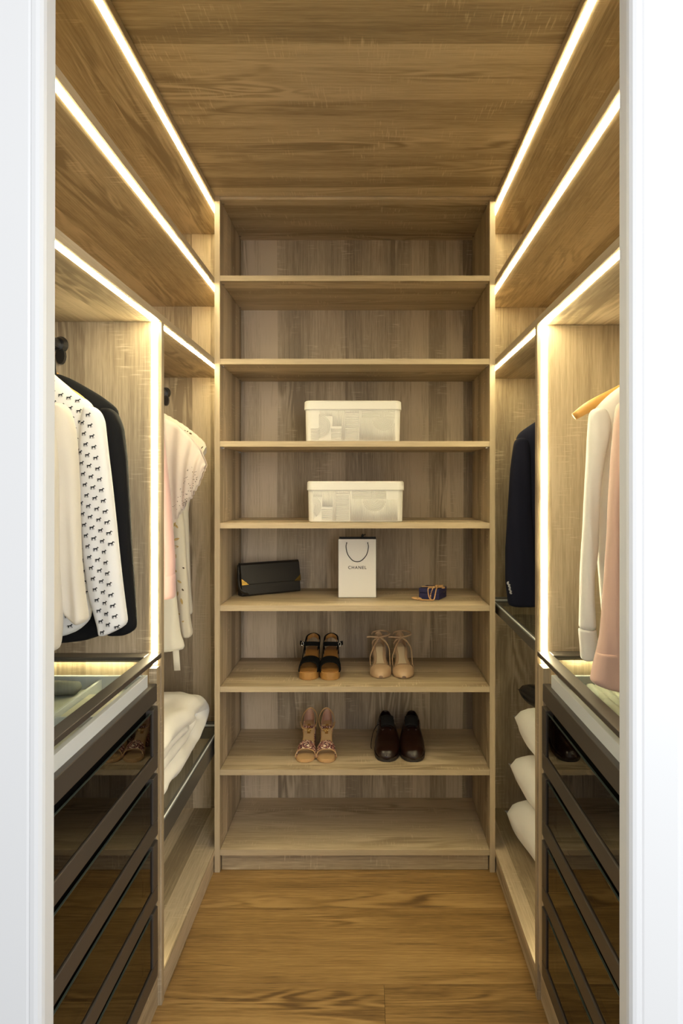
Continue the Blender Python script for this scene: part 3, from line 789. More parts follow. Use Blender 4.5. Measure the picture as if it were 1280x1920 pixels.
add_cloth('cuff', flat_tube(cf, Y - 0.035, nring=12, fold=0.002, ph=18), 'white_cotton', G)
add_cloth('cuff', flat_tube(mirror_st(cf, RR), Y - 0.025, nring=12, fold=0.002, ph=18), 'white_cotton', G)
add_cloth('collar', tube(smooth_pts([(RR - 0.045, Y - 0.035, 1.61), (RR - 0.06, Y - 0.01, 1.67), (RR, Y + 0.02, 1.69), (RR + 0.06, Y - 0.01, 1.67), (RR + 0.045, Y - 0.035, 1.61)], 16), 0.004, 0.02, 10), 'white_cotton', G)
# ---- right: peach pink shirt, nearest
Y = 1.43
G = thing('peach_shirt', 'peach pink linen shirt hanging nearest the doorway on the right', 'shirt', (RR, Y, 0.955))
sl = px_sleeve([(756, 1153, 1166), (764, 1148, 1172), (800, 1144, 1170), (850, 1140, 1164), (900, 1136.5, 1158), (950, 1133, 1159), (1020, 1130, 1160), (1080, 1127, 1163), (1140, 1122, 1166), (1190, 1117, 1166), (1225, 1110, 1166), (1240, 1107, 1166)], Y, 0.026)
cf = px_sleeve([(1215, 1111.5, 1166), (1225, 1109, 1168), (1250, 1103, 1170), (1268, 1098, 1172), (1275, 1104, 1172), (1282, 1122, 1174), (1286, 1146, 1174)], Y, 0.028)
bd = full_body([(1.64, 0.055, 0.02), (1.585, 0.15, 0.028), (1.565, 0.175, 0.03), (1.52, 0.180, 0.03), (1.30, 0.175, 0.034), (1.10, 0.175, 0.036), (1.01, 0.17, 0.034)], RR)
add_cloth('body', flat_tube(bd, Y + 0.010, fold=0.003, ph=20), 'peach_linen', G)
add_cloth('sleeve', flat_tube(sl, Y - 0.028, fold=0.003, ph=21), 'peach_linen', G)
add_cloth('sleeve', flat_tube(mirror_st(sl, RR), Y - 0.020, fold=0.003, ph=22), 'peach_linen', G)
add_cloth('cuff', flat_tube(cf, Y - 0.028, nring=16, fold=0.0025, ph=21), 'peach_linen', G)
add_cloth('cuff', flat_tube(mirror_st(cf, RR), Y - 0.020, nring=16, fold=0.0025, ph=22), 'peach_linen', G)
hanger(RR, Y, 1.535, 0.17, 'wooden hanger inside the peach pink shirt on the right rod')
# ---- right far: navy blazer
Y = 2.39
G = thing('navy_blazer', 'dark navy blazer with four cuff buttons in the far right section', 'blazer', (RR, Y, 0.955))
sl = px_sleeve([(822, 966, 980), (828, 961, 986), (845, 958, 989), (880, 953.5, 990), (950, 949, 992), (1030, 944, 998), (1085, 944, 1003), (1120, 948, 1006), (1132, 950, 1007), (1135, 951, 1007)], Y, 0.034)
bd = full_body([(1.645, 0.06, 0.025), (1.60, 0.135, 0.034), (1.565, 0.185, 0.04), (1.53, 0.198, 0.042), (1.40, 0.195, 0.05), (1.15, 0.195, 0.05), (0.975, 0.20, 0.05), (0.958, 0.19, 0.048)], RR)
add_cloth('body', flat_tube(bd, Y, fold=0.003, ph=23), 'navy_wool', G)
add_cloth('sleeve', flat_tube(sl, Y - 0.030, fold=0.0015, ph=24), 'navy_wool', G)
add_cloth('sleeve', flat_tube(mirror_st(sl, RR), Y - 0.020, fold=0.0015, ph=25), 'navy_wool', G)
add_cloth('lapel', tube(smooth_pts([(RR - 0.02, Y - 0.056, 1.30), (RR - 0.07, Y - 0.05, 1.50), (RR - 0.06, Y - 0.01, 1.65), (RR, Y + 0.03, 1.675), (RR + 0.06, Y - 0.01, 1.65), (RR + 0.07, Y - 0.05, 1.50), (RR + 0.02, Y - 0.056, 1.30)], 24), 0.02, 0.006, 10), 'navy_wool', G)
hb = flat_tube(sl, Y - 0.030, fold=0.0015, ph=24)
bvh = BVHTree.FromPolygons([Vector(p) for p in hb[0]], hb[1])
for px, py in ((953, 1093.5), (955, 1098.5), (956, 1104.5), (957.5, 1110.5)):
    x, z = P(px, py, Y - 0.05)
    h = bvh.ray_cast(Vector((x, 1.9, z)), Vector((0, 1, 0)))
    yb_ = h[0].y if h[0] is not None else Y - 0.06
    ring = tube([(x + 0.0042 * math.cos(a), yb_ - 0.0015, z + 0.0048 * math.sin(a)) for a in np.linspace(0, 2 * PI, 14)[:-1]], 0.0016, 0.0016, 6, up=(0, 1, 0), closed=True)
    disc = tube([(x, yb_ - 0.0015, z), (x, yb_ + 0.001, z)], 0.004, 0.0045, 10)
    add_cloth('cuff_button', join(ring, disc), 'button', G, 0)
hanger(RR, Y, 1.535, 0.19, 'wooden hanger inside the navy blazer')

# ================================================================== bedding
def puff(vs, amp, sc, seed):
    return [Vector(v) + Vector((noise.noise(Vector(v) * sc + Vector((seed, 0, 0))), noise.noise(Vector(v) * sc + Vector((0, seed, 5))), noise.noise(Vector(v) * sc + Vector((3, 1, seed))))) * amp for v in vs]

def folded_strip(center, thick, x0, x1, nx=26, n=14):
    """a padded layer: centre line in the YZ plane swept across x, with rounded ends"""
    pts = smooth_pts(center, 60); rings = []
    for i in range(nx + 1):
        u = i / nx
        e = min(u, 1 - u) * 2
        k = math.sqrt(max(0.0, 1 - (1 - min(1, e * 6)) ** 2)) * 0.85 + 0.15
        x = x0 + (x1 - x0) * u
        top, bot = [], []
        for j, (y, z) in enumerate(pts):
            a = pts[max(j - 1, 0)]; b = pts[min(j + 1, len(pts) - 1)]
            ty, tz = b[0] - a[0], b[1] - a[1]; l = math.hypot(ty, tz) or 1
            ny, nz = -tz / l, ty / l
            endk = min(1.0, 0.25 + min(j, len(pts) - 1 - j) / 4)
            th = thick / 2 * k * endk * (1 + 0.16 * math.sin(j * 0.75 + 1.3 * math.sin(u * 5)))
            top.append((x, y + ny * th, z + nz * th)); bot.append((x, y - ny * th, z - nz * th))
        rings.append(top + bot[::-1])
    v_, f_ = loft(rings, cap=False)
    m_ = len(rings[0]); h_ = m_ // 2
    for b_ in (0, (len(rings) - 1) * m_):
        for j in range(h_ - 1): f_.append((b_ + j, b_ + j + 1, b_ + m_ - 2 - j, b_ + m_ - 1 - j))
    return v_, f_
du_z = 0.470
outer = folded_strip([(1.84, du_z + 0.036), (2.05, du_z + 0.032), (2.28, du_z + 0.034), (2.40, du_z + 0.052), (2.445, du_z + 0.090), (2.40, du_z + 0.126), (2.27, du_z + 0.143), (2.05, du_z + 0.152), (1.85, du_z + 0.148)], 0.062, XL - 0.036, XL - 0.48)
inner = folded_strip([(1.85, du_z + 0.074), (2.05, du_z + 0.074), (2.26, du_z + 0.072), (2.335, du_z + 0.088), (2.28, du_z + 0.104), (2.05, du_z + 0.110), (1.86, du_z + 0.108)], 0.050, XL - 0.052, XL - 0.47)
core = folded_strip([(1.86, du_z + 0.103), (2.05, du_z + 0.104), (2.20, du_z + 0.100)], 0.04, XL - 0.066, XL - 0.46)
D = thing('folded_duvet', 'thick white duvet folded up on the left glass shelf', 'duvet', (XL - 0.26, 2.1, du_z))
for nm, vf_ in (('outer_fold', outer), ('inner_fold', inner), ('core_fold', core)):
    add_cloth(nm, (puff(puff(vf_[0], 0.014, 8, 2.0), 0.005, 26, 4.0), vf_[1]), 'duvet', D)

def pillow_vf(a, b, h, n=26, corner=0.05, seed=0):
    vs, fs = [], []
    for sg in (1, -1):
        base = len(vs)
        for i in range(n + 1):
            for j in range(n + 1):
                u, v = -1 + 2 * i / n, -1 + 2 * j / n
                x = a * u * (1 - corner * (1 - abs(v) ** 2)); y = b * v * (1 - corner * (1 - abs(u) ** 2))
                hh = h * ((1 - abs(u) ** 7) ** 0.5) * ((1 - abs(v) ** 7) ** 0.5)
                p = Vector((x, y, sg * hh))
                q = noise.noise(Vector((x * 9, y * 9, sg * 2 + seed))) * 0.012 * min(1, hh / (h * 0.4))
                vs.append((p.x, p.y, p.z + q))
        for i in range(n):
            for j in range(n):
                k = base + i * (n + 1) + j; fs.append((k, k + n + 1, k + n + 2, k + 1))
    return vs, fs
def pillow(label, mat, a, b, h, loc, rot, name='pillow', cat='pillow', group=None, seed=0, zmin=None):
    v, f = pillow_vf(a, b, h, seed=seed)
    me = mesh_of(name, v, f)
    bm = bmesh.new(); bm.from_mesh(me); bmesh.ops.remove_doubles(bm, verts=bm.verts, dist=1e-5); bm.to_mesh(me); bm.free()
    o = link(name, me, mat, None, loc, smooth=True)
    o.rotation_euler = rot
    tag(o, label, cat, group); return o
g = 'white pillows stacked on the right base board'
pillow('white pillow at the bottom of the stack on the right base board', 'pillow', 0.220, 0.285, 0.084, (0.748, 2.16, 0.184), (0.0, 0.10, 0.14), group=g, seed=1)
pillow('white pillow in the middle of the stack on the right', 'pillow', 0.220, 0.28, 0.068, (0.730, 2.12, 0.356), (0.0, 0.13, 0.04), group=g, seed=2)
pillow('white pillow topping the stack on the right, its corner pointing up', 'pillow', 0.220, 0.28, 0.072, (0.735, 2.115, 0.518), (0.0, 0.17, 0.0), group=g, seed=3)
M['black_leather'] = simple('black_leather', (0.008, 0.008, 0.009), 0.25, bump=0.4, bscale=60)
pillow('small shiny black pouch lying on the white pillows', 'black_leather', 0.12, 0.14, 0.034, (0.640, 2.09, 0.680), (0.0, 0.30, 0.35), name='black_pouch', cat='pouch', seed=4)

# ================================================================== things on the end shelves
M['box_cream'] = simple('box_cream', (0.68, 0.655, 0.60), 0.5)
M['clutch_black'] = simple('clutch_black', (0.012, 0.010, 0.009), 0.38, bump=0.3, bscale=500)
M['gold'] = simple('gold', (0.75, 0.50, 0.14), 0.25, 1.0)
M['rose_gold'] = simple('rose_gold', (0.86, 0.55, 0.28), 0.3, 0.8)
M['paper_white'] = simple('paper_white', (0.79, 0.765, 0.73), 0.6)
M['black_card'] = simple('black_card', (0.012, 0.012, 0.012), 0.6)
M['navy_box'] = simple('navy_box', (0.018, 0.018, 0.085), 0.6)
M['suede_black'] = simple('suede_black', (0.006, 0.006, 0.006), 0.95, spec=0.1)
M['tan_wood'] = simple('tan_wood', (0.37, 0.19, 0.052), 0.4, var=0.25, vscale=40)
M['tan_insole'] = simple('tan_insole', (0.30, 0.14, 0.035), 0.5)
M['nude_leather'] = simple('nude_leather', (0.49, 0.335, 0.20), 0.42)
M['nude_insole'] = simple('nude_insole', (0.66, 0.53, 0.34), 0.6)
M['dark_sole'] = simple('dark_sole', (0.025, 0.018, 0.013), 0.6)
M['sandal_tan'] = simple('sandal_tan', (0.50, 0.30, 0.13), 0.45)
M['sandal_pink'] = simple('sandal_pink', (0.46, 0.26, 0.18), 0.5)
M['sandal_insole'] = simple('sandal_insole', (0.54, 0.355, 0.175), 0.5)
M['logo_patch'] = simple('logo_patch', (0.34, 0.16, 0.03), 0.5)
M['brogue'] = simple('brogue', (0.014, 0.004, 0.003), 0.3, var=0.5, vscale=14)
M['brogue_in'] = simple('brogue_in', (0.004, 0.003, 0.003), 0.9)
def glitter():
    m, nt, N, L, b = new_mat('glitter')
    tc = N.new('ShaderNodeTexCoord'); v = N.new('ShaderNodeTexVoronoi'); v.inputs['Scale'].default_value = 300
    L.new(tc.outputs['Object'], v.inputs['Vector'])
    s = N.new('ShaderNodeSeparateColor'); L.new(v.outputs['Color'], s.inputs[0])
    cr = N.new('ShaderNodeValToRGB'); cr.color_ramp.interpolation = 'CONSTANT'
    cols = [(0, (0.10, 0.035, 0.04)), (0.35, (0.36, 0.15, 0.13)), (0.62, (0.55, 0.28, 0.20)), (0.84, (0.85, 0.72, 0.55))]
    cr.color_ramp.elements[0].position = 0; cr.color_ramp.elements[0].color = (*cols[0][1], 1)
    cr.color_ramp.elements[1].position = cols[1][0]; cr.color_ramp.elements[1].color = (*cols[1][1], 1)
    for p_, c_ in cols[2:]:
        e = cr.color_ramp.elements.new(p_); e.color = (*c_, 1)
    L.new(s.outputs[0], cr.inputs[0]); L.new(cr.outputs[0], b.inputs['Base Color'])
    b.inputs['Metallic'].default_value = 0.35; b.inputs['Roughness'].default_value = 0.35
    bp = N.new('ShaderNodeBump'); bp.inputs['Strength'].default_value = 0.8; bp.inputs['Distance'].default_value = 0.002
    L.new(s.outputs[1], bp.inputs['Height']); L.new(bp.outputs['Normal'], b.inputs['Normal'])
    return m
M['glitter'] = glitter()

# ---- two lidded storage boxes with raised line relief
def round_rect(hx, hy, r, n=7):
    out = []
    for cx_, cy_, a0 in ((hx - r, hy - r, 0), (-hx + r, hy - r, PI / 2), (-hx + r, -hy + r, PI), (hx - r, -hy + r, 1.5 * PI)):
        for k in range(n + 1):
            a = a0 + PI / 2 * k / n; out.append((cx_ + r * math.cos(a), cy_ + r * math.sin(a)))
    return out
def rr_loft(levels, r):
    return loft([[(x, y, z) for x, y in round_rect(hx, hy, r)] for z, hx, hy in levels])
def storage_box(label, cx, zb, shift):
    hx, hy, h = 0.1735, 0.125, 0.148
    B = thing('storage_box', label, 'box', (cx, 2.412 + hy, zb + 0.0008), 'cream storage boxes on the end shelves')
    v, f = rr_loft([(0, hx - 0.006, hy - 0.006), (0.003, hx - 0.003, hy - 0.003), (0.117, hx - 0.001, hy - 0.001)], 0.022)
    link('body', mesh_of('bb', v, f), 'box_cream', B, smooth=False)
    v, f = rr_loft([(0.1155, hx + 0.0025, hy + 0.0025), (0.118, hx + 0.003, hy + 0.003), (0.144, hx + 0.002, hy + 0.002), (h, hx - 0.002, hy - 0.002)], 0.024)
    link('lid', mesh_of('bl', v, f), 'box_cream', B, smooth=False)
    segs = []
    yf = -hy + 0.0008
    X0, X1, Z0, Z1 = -hx + 0.022, hx - 0.022, 0.006, 0.112
    def line(a, b):
        if max(a[0], b[0]) > X1 + 0.0005 or min(a[0], b[0]) < X0 - 0.0005 or max(a[1], b[1]) > Z1 or min(a[1], b[1]) < Z0: return
        segs.append(tube([(a[0], yf, a[1]), (b[0], yf, b[1])], 0.0011, 0.0011, 5, up=(0, 1, 0)))
    def arcs(cx_, cz_, a0, a1, rmax, clip=None):
        r = 0.004
        while r < rmax:
            pts = [(cx_ + r * math.cos(a), yf, cz_ + r * math.sin(a)) for a in np.linspace(a0, a1, 12)]
            pts = [q for q in pts if X0 <= q[0] <= X1 and Z0 <= q[2] <= Z1]
            if len(pts) > 2: segs.append(tube(pts, 0.0011, 0.0011, 5, up=(0, 1, 0)))
            r += 0.0042
    s = shift
    # vertical comb along the top and the sides, horizontal panel, half circles
    for x in np.arange(X0, X1, 0.0042):
        u = x - s
        if u < -0.122: continue
        if -0.122 <= u < -0.075: line((x, 0.092), (x, 0.112))
        elif -0.075 <= u < -0.040: line((x, 0.056), (x, 0.112))
        elif -0.040 <= u < -0.028: line((x, 0.006), (x, 0.112))
        elif -0.028 <= u < 0.022: line((x, 0.103), (x, 0.112))
        elif 0.022 <= u < 0.030: line((x, 0.006), (x, 0.112))
        elif 0.030 <= u < 0.070: line((x, 0.006), (x, 0.084))
        else:
            d = abs(u - 0.112); r = 0.042
            top = 0.084 - (math.sqrt(r * r - d * d) if d < r else 0) - 0.002
            line((x, 0.006), (x, top))
    for z in np.arange(0.010, 0.100, 0.0052):
        line((-0.026 + s, z), (0.020 + s, z))
        if z < 0.050: line((-0.078 + s, z), (-0.042 + s, z))
        if 0.056 > z: line((max(X0, -0.16 + s), z * 0.9), (max(X0 + 0.002, -0.122 + s), z * 0.9))
    for z in np.arange(0.088, 0.111, 0.0046): line((0.032 + s, z), (min(X1, 0.155 + s), z))
    arcs(-0.122 + s, 0.056, -PI / 2, PI / 2, 0.046)
    arcs(0.112 + s, 0.084, -PI, 0, 0.042)
    arcs(0.10 + s, 0.125, -PI / 2.0, -0.3, 0.038)
    v, f = join(*segs)
    o = link('line_relief', mesh_of('lr', v, f), 'box_cream', B, smooth=True); o['kind'] = 'stuff'
storage_box('cream lidded storage box on the upper of the two box shelves', (661 - 690) * 2.41 / F_PX, SHELF[2], 0.0)
storage_box('cream lidded storage box on the shelf above the white gift bag', (666 - 690) * 2.41 / F_PX, SHELF[3], -0.043)

# ---- clutch bag leaning in the corner
B = thing('clutch_bag', 'black leather clutch bag with gold corners on the left of the shelf', 'bag', (-0.394, 2.652, SHELF[4] + 0.0018), rz=0.58)
L_, Hh = 0.250, 0.122
prof = [(-0.026, 0.0), (-0.030, 0.006), (-0.027, 0.03), (-0.012, 0.118), (-0.006, Hh), (0.004, Hh), (0.008, 0.118), (0.012, 0.05), (0.012, 0.0)]
v, f = loft([[(x, y, z) for y, z in prof] for x in (-L_ / 2, -L_ / 2 + 0.003, L_ / 2 - 0.003, L_ / 2)])
link('body', mesh_of('cb', v, f), 'clutch_black', B)
fl = [(-0.0285, 0.044), (-0.0300, 0.046), (-0.0150, 0.118), (-0.008, Hh + 0.003), (0.004, Hh + 0.003), (0.009, 0.116), (0.007, 0.115), (0.002, Hh + 0.001), (-0.007, Hh + 0.001), (-0.0135, 0.116)]
v, f = loft([[(x, y, z) for y, z in fl] for x in (-L_ / 2 - 0.001, L_ / 2 + 0.001)])
link('flap', mesh_of('cf', v, f), 'clutch_black', B)
for s in (-1, 1):
    pl = lambda u, z: (s * (L_ / 2 + 0.0016 - u), -0.0302 + (z - 0.044) * 0.2075 - 0.0012, z)
    tri = [pl(0, 0.0435), pl(0.030, 0.0435), pl(0, 0.068)]
    tri2 = [(a, b + 0.004, c) for a, b, c in tri]
    v, f = loft([tri, tri2]); link('gold_corner', mesh_of('gc', v, f), 'gold', B)
sp = smooth_pts([(-L_ / 2 - 0.004, 0.0, 0.118), (-L_ / 2 - 0.010, -0.014, 0.07), (-L_ / 2 - 0.010, -0.030, 0.03), (-L_ / 2 + 0.004, -0.040, 0.016), (-L_ / 2 + 0.016, -0.047, 0.013), (-L_ / 2 + 0.010, -0.040, 0.012)], 20)
v, f = tube(sp, 0.010, 0.0035, 10, up=(1, 0, 0.3))
link('wrist_strap', mesh_of('ws', v, f), 'clutch_black', B, smooth=True)

# ---- white paper gift bag
GB = thing('gift_bag', 'white paper shopping bag with black cord handle and lettering', 'bag', ((669.5 - 690) * 2.545 / F_PX, 2.545 + 0.035, SHELF[4] + 0.0008))
bw, bd_, bh = 0.0715, 0.035, 0.2225
v, f = join(box_vf(-bw, bw, -bd_, -bd_ + 0.0012, 0, bh), box_vf(-bw, bw, bd_ - 0.0012, bd_, 0, bh + 0.002), box_vf(-bw, bw, -bd_, bd_, 0, 0.0012))
link('body', mesh_of('gb', v, f), 'paper_white', GB)
for s in (-1, 1):
    v, f = loft([[(s * bw, -bd_, z), (s * (bw + 0.0012), -bd_, z), (s * (bw - 0.006), 0, z), (s * (bw + 0.0012), bd_, z), (s * bw, bd_, z), (s * (bw - 0.008), 0, z)] for z in (0, bh)])
    link('gusset', mesh_of('gg', v, f), 'black_card', GB)
v, f = join(box_vf(-bw + 0.008, bw - 0.008, -bd_ + 0.0014, -bd_ + 0.002, bh - 0.05, bh + 0.0015), box_vf(-bw, bw, bd_ - 0.003, bd_ - 0.0014, bh - 0.05, bh + 0.004))
link('lining', mesh_of('gl', v, f), 'black_card', GB)
cord = smooth_pts([(-0.040, -bd_ - 0.001, bh - 0.014), (-0.0425, -bd_ - 0.002, bh - 0.030), (-0.036, -bd_ - 0.002, bh - 0.058), (-0.018, -bd_ - 0.002, bh - 0.080), (0.0, -bd_ - 0.002, bh - 0.0855), (0.018, -bd_ - 0.002, bh - 0.080), (0.036, -bd_ - 0.002, bh - 0.058), (0.0425, -bd_ - 0.002, bh - 0.030), (0.040, -bd_ - 0.001, bh - 0.014)], 40)
v, f = tube(cord, 0.0015, 0.0015, 8, up=(0, 1, 0))
hd = link('handle', mesh_of('gh', v, f), 'black_card', GB, smooth=True)
for s in (-1, 1):
    v, f = tube([(s * 0.040, -bd_ - 0.003, bh - 0.0135), (s * 0.040, -bd_ + 0.001, bh - 0.0135)], 0.0022, 0.0022, 10)
    link('eyelet', mesh_of('ge', v, f), 'black_card', hd)
v, f = join(tube([(0.019, 0.01, bh - 0.002), (0.019, 0.008, bh + 0.013), (0.022, 0.006, bh + 0.014)], 0.0045, 0.002, 8, up=(0, 1, 0)), tube([(0.020, 0.008, bh + 0.010), (0.026, 0.006, bh + 0.013), (0.031, 0.006, bh + 0.016)], 0.0018, 0.0018, 8, up=(0, 1, 0)))
link('ribbon_bow', mesh_of('gr', v, f), 'black_card', GB)
tcu = bpy.data.curves.new('lettering', 'FONT')
tcu.body = 'CHANEL'; tcu.align_x = 'CENTER'; tcu.align_y = 'CENTER'; tcu.size = 0.0160; tcu.extrude = 0.0002; tcu.space_character = 1.22; tcu.offset = 0.00022
to = bpy.data.objects.new('tmp_text', tcu); COL.objects.link(to)
dg = bpy.context.evaluated_depsgraph_get()
tme = bpy.data.meshes.new_from_object(to.evaluated_get(dg))
bpy.data.objects.remove(to)
tme.materials.clear()
xs_ = [v_.co.x for v_ in tme.vertices]; sc_ = 0.0695 / (max(xs_) - min(xs_))
for v_ in tme.vertices: v_.co.x = (v_.co.x - (max(xs_) + min(xs_)) / 2) * sc_
lt = link('lettering', tme, 'black_card', GB, (0.0003, -bd_ - 0.0004, bh - 0.1085))
lt.rotation_euler = (PI / 2, 0, 0)

# ---- navy jewellery box with a bead necklace over it
JB = thing('jewellery_box', 'small navy blue jewellery box under the gold beads', 'box', (0.246, 2.545, SHELF[4] + 0.0008), rz=-0.45)
box_h = 0.040
link('base', box_mesh(0.080, 0.085, 0.022, 0.0012), 'navy_box', JB, (0, 0, 0.011))
link('lid', box_mesh(0.081, 0.086, 0.017, 0.0012), 'navy_box', JB, (0, 0, 0.0315))
link('clasp', box_mesh(0.002, 0.016, 0.002, 0.0003), 'chrome', JB, (0.041, 0.012, 0.0225))
def necklace(curves):
    bm = bmesh.new()
    for pts in curves:
        pts = [np.array(q) for q in smooth_pts(pts, 260)]
        acc = 0.0; last = pts[0]; put = [last]
        for q in pts[1:]:
            acc += float(np.linalg.norm(q - last)); last = q
            if acc >= 0.0042: put.append(q); acc = 0.0
        for q in put:
            bmesh.ops.create_icosphere(bm, subdivisions=1, radius=0.0028, matrix=Matrix.Translation(Vector(q)))
    me = bpy.data.meshes.new('nk'); bm.to_mesh(me); bm.free()
    o = link('bead_necklace', me, 'rose_gold', None, (0.235, 2.50, SHELF[4] + 0.0022), smooth=True)
    tag(o, 'gold bead necklace draped over the navy jewellery box', 'necklace')
zt = box_h + 0.0025
rs = random.Random(5)
heap = [(-0.062 + 0.018 * math.cos(k * 1.9) + 0.01 * rs.random(), -0.002 + 0.014 * math.sin(k * 1.9), 0.003 + 0.0018 * (k % 3)) for k in range(9)]
heap2 = [(0.030 + 0.017 * math.cos(k * 2.1), 0.020 + 0.012 * math.sin(k * 2.3), zt + 0.0022 * (k % 4)) for k in range(12)]
necklace([heap + [(-0.045, -0.022, 0.0025), (-0.020, -0.030, 0.0025), (-0.006, -0.030, 0.005), (-0.003, -0.020, 0.022), (0.004, -0.012, zt - 0.004), (0.010, 0.002, zt)] + heap2,
          [(-0.050, -0.012, 0.003), (-0.030, -0.028, 0.0025), (0.000, -0.036, 0.0025), (0.008, -0.034, 0.006), (0.013, -0.028, 0.022), (0.018, -0.018, zt - 0.003), (0.024, 0.004, zt)],
          [(0.012, 0.010, zt), (-0.004, 0.000, zt), (-0.012, -0.012, zt - 0.002), (-0.011, -0.018, 0.020), (-0.006, -0.026, 0.006), (0.004, -0.034, 0.0025)],
          [(-0.030, 0.030, zt), (0.000, 0.034, zt), (0.030, 0.030, zt), (0.050, 0.020, zt), (0.050, 0.002, zt), (0.040, -0.004, zt)]])

# ================================================================== shoes
# local frame: toe tip at the origin pointing to -y, heel towards +y, width along x, z up
W_PTS = {'round': ([0, 0.02, 0.06, 0.13, 0.24, 0.34, 0.5, 0.66, 0.8, 0.92, 0.975, 1.0], [0.30, 0.55, 0.78, 0.93, 1.0, 0.98, 0.80, 0.70, 0.70, 0.66, 0.50, 0.30]),
         'point': ([0, 0.03, 0.08, 0.16, 0.26, 0.36, 0.5, 0.66, 0.8, 0.92, 0.975, 1.0], [0.14, 0.36, 0.60, 0.84, 0.98, 1.0, 0.80, 0.66, 0.64, 0.58, 0.44, 0.22]),
         'man': ([0, 0.015, 0.05, 0.12, 0.22, 0.34, 0.5, 0.66, 0.8, 0.92, 0.975, 1.0], [0.30, 0.48, 0.70, 0.88, 0.98, 1.0, 0.86, 0.76, 0.76, 0.74, 0.62, 0.42])}
def wof(kind): return lambda t: float(np.interp(t, *W_PTS[kind]))
def cen(k): return lambda t: k * (math.sin(PI * min(1, t * 1.1)) * 0.5 - 0.5 * t)     # slight inward curve
def sole_vf(L, hw, wf, cf, zb, zt, n=44, t0=0.0, t1=1.0, inset=0.0):
    rings = []
    for i in range(n + 1):
        t = t0 + (t1 - t0) * i / n
        w_, c_ = max(0.002, wf(t) * hw - inset), cf(t); b_, a_ = zb(t), zt(t); e = min(0.002, (a_ - b_) * 0.3, w_ * 0.4)
        y = t * L
        rings.append([(c_ - w_ + e, y, b_), (c_ + w_ - e, y, b_), (c_ + w_, y, b_ + e), (c_ + w_, y, a_ - e), (c_ + w_ - e, y, a_), (c_ - w_ + e, y, a_), (c_ - w_, y, a_ - e), (c_ - w_, y, b_ + e)])
    return loft(rings)
def arch_vf(L, hw, wf, cf, zt, h, t0, t1, nu=18, nv=12, out=0.0015, pw=0.75, a0=0.0, a1=PI):
    """cloth or leather arching over the foot; t0(u), t1(u) may depend on the angle"""
    vs, fs = [], []
    for i in range(nv + 1):
        for j in range(nu + 1):
            a = a0 + (a1 - a0) * j / nu; u = j / nu
            ta, tb = (t0(u) if callable(t0) else t0), (t1(u) if callable(t1) else t1)
            t = ta + (tb - ta) * i / nv
            w_ = wf(t) * hw + out
            x = cf(t) + w_ * math.copysign(abs(math.cos(a)) ** 0.8, math.cos(a))
            z = zt(t) - 0.003 + (h(t) + 0.003) * max(0, math.sin(a)) ** pw
            vs.append((x, t * L, z))
    for i in range(nv):
        for j in range(nu):
            a = i * (nu + 1) + j; fs.append((a, a + 1, a + nu + 2, a + nu + 1))
    return vs, fs
def part(name, vf, mat, par, solid=0.0, smooth=True, sub=0, label=None):
    o = link(name, mesh_of(name, *vf), mat, par, smooth=smooth, label=label)
    if solid: add_mod(o, 'SOLIDIFY', thickness=solid, offset=1.0)
    if sub: add_mod(o, 'SUBSURF', levels=sub, render_levels=sub)
    return o
def strap(pts, hgt, thick, n=36, up=(0, 0, 1), closed=False):
    return tube(smooth_pts(pts, n), thick, hgt, 10, up=up, closed=closed)
def place(root, x, y, z, rz, mirror=False):
    root.location = (x, y, z); root.rotation_euler = (0, 0, rz)
    if mirror: root.scale = (-1, 1, 1)
def dup(root, label):
    r = root.copy(); COL.objects.link(r); r['label'] = label
    def rec(src, dst):
        for ch in list(src.children):
            c_ = ch.copy(); COL.objects.link(c_); c_.parent = dst; rec(ch, c_)
    rec(root, r)
    return r

# ---- black suede platform sandals (built as the wearer's right shoe: inner side at +x)
z6, z7 = SHELF[5] + 0.0008, SHELF[6] + 0.0008
S = thing('platform_sandal', 'black suede platform sandal with tan wooden sole, left of its pair', 'shoe', (0, 0, 0), 'black platform sandals')
L0, HW = 0.208, 0.0385; wf, cf = wof('round'), cen(0.006)
zt = lambda t: float(np.interp(t, [0, 0.30, 0.62, 0.78, 1.0], [0.027, 0.029, 0.058, 0.072, 0.075]))
zb = lambda t: 0.0 if t < 0.46 else (zt(t) - 0.020 if t < 0.70 else 0.0)
part('sole', sole_vf(L0, HW, wf, cf, zb, zt, 60), 'tan_wood', S, smooth=False)
part('insole', sole_vf(L0, HW, wf, cf, lambda t: zt(t) - 0.001, lambda t: zt(t) + 0.002, 44, 0.03, 0.98, 0.004), 'tan_insole', S, smooth=False)
part('outsole', sole_vf(L0, HW, wf, cf, lambda t: 0.0, lambda t: 0.003, 20, 0.004, 0.45, 0.0012), 'dark_sole', S, smooth=False)
part('toe_band', arch_vf(L0, HW, wf, cf, zt, lambda t: 0.031 - 0.02 * abs(t - 0.3), lambda u: 0.085 + 0.085 * math.sin(PI * u) ** 1.5, 0.40, out=0.0005), 'suede_black', S, 0.0028)
q = part('heel_counter', arch_vf(L0, HW, wf, cf, zt, lambda t: 0.0, 0.0, 1.0) if False else strap([(-0.024, 0.130, 0.083), (-0.029, 0.160, 0.098), (-0.024, 0.192, 0.114), (0, 0.208, 0.121), (0.024, 0.192, 0.114), (0.029, 0.160, 0.098), (0.024, 0.130, 0.083)], 0.0085, 0.0014), 'suede_black', S)
part('heel_lining', strap([(-0.022, 0.170, 0.103), (-0.019, 0.190, 0.113), (0, 0.2055, 0.1195), (0.019, 0.190, 0.113), (0.022, 0.170, 0.103)], 0.008, 0.0012), 'tan_wood', S)
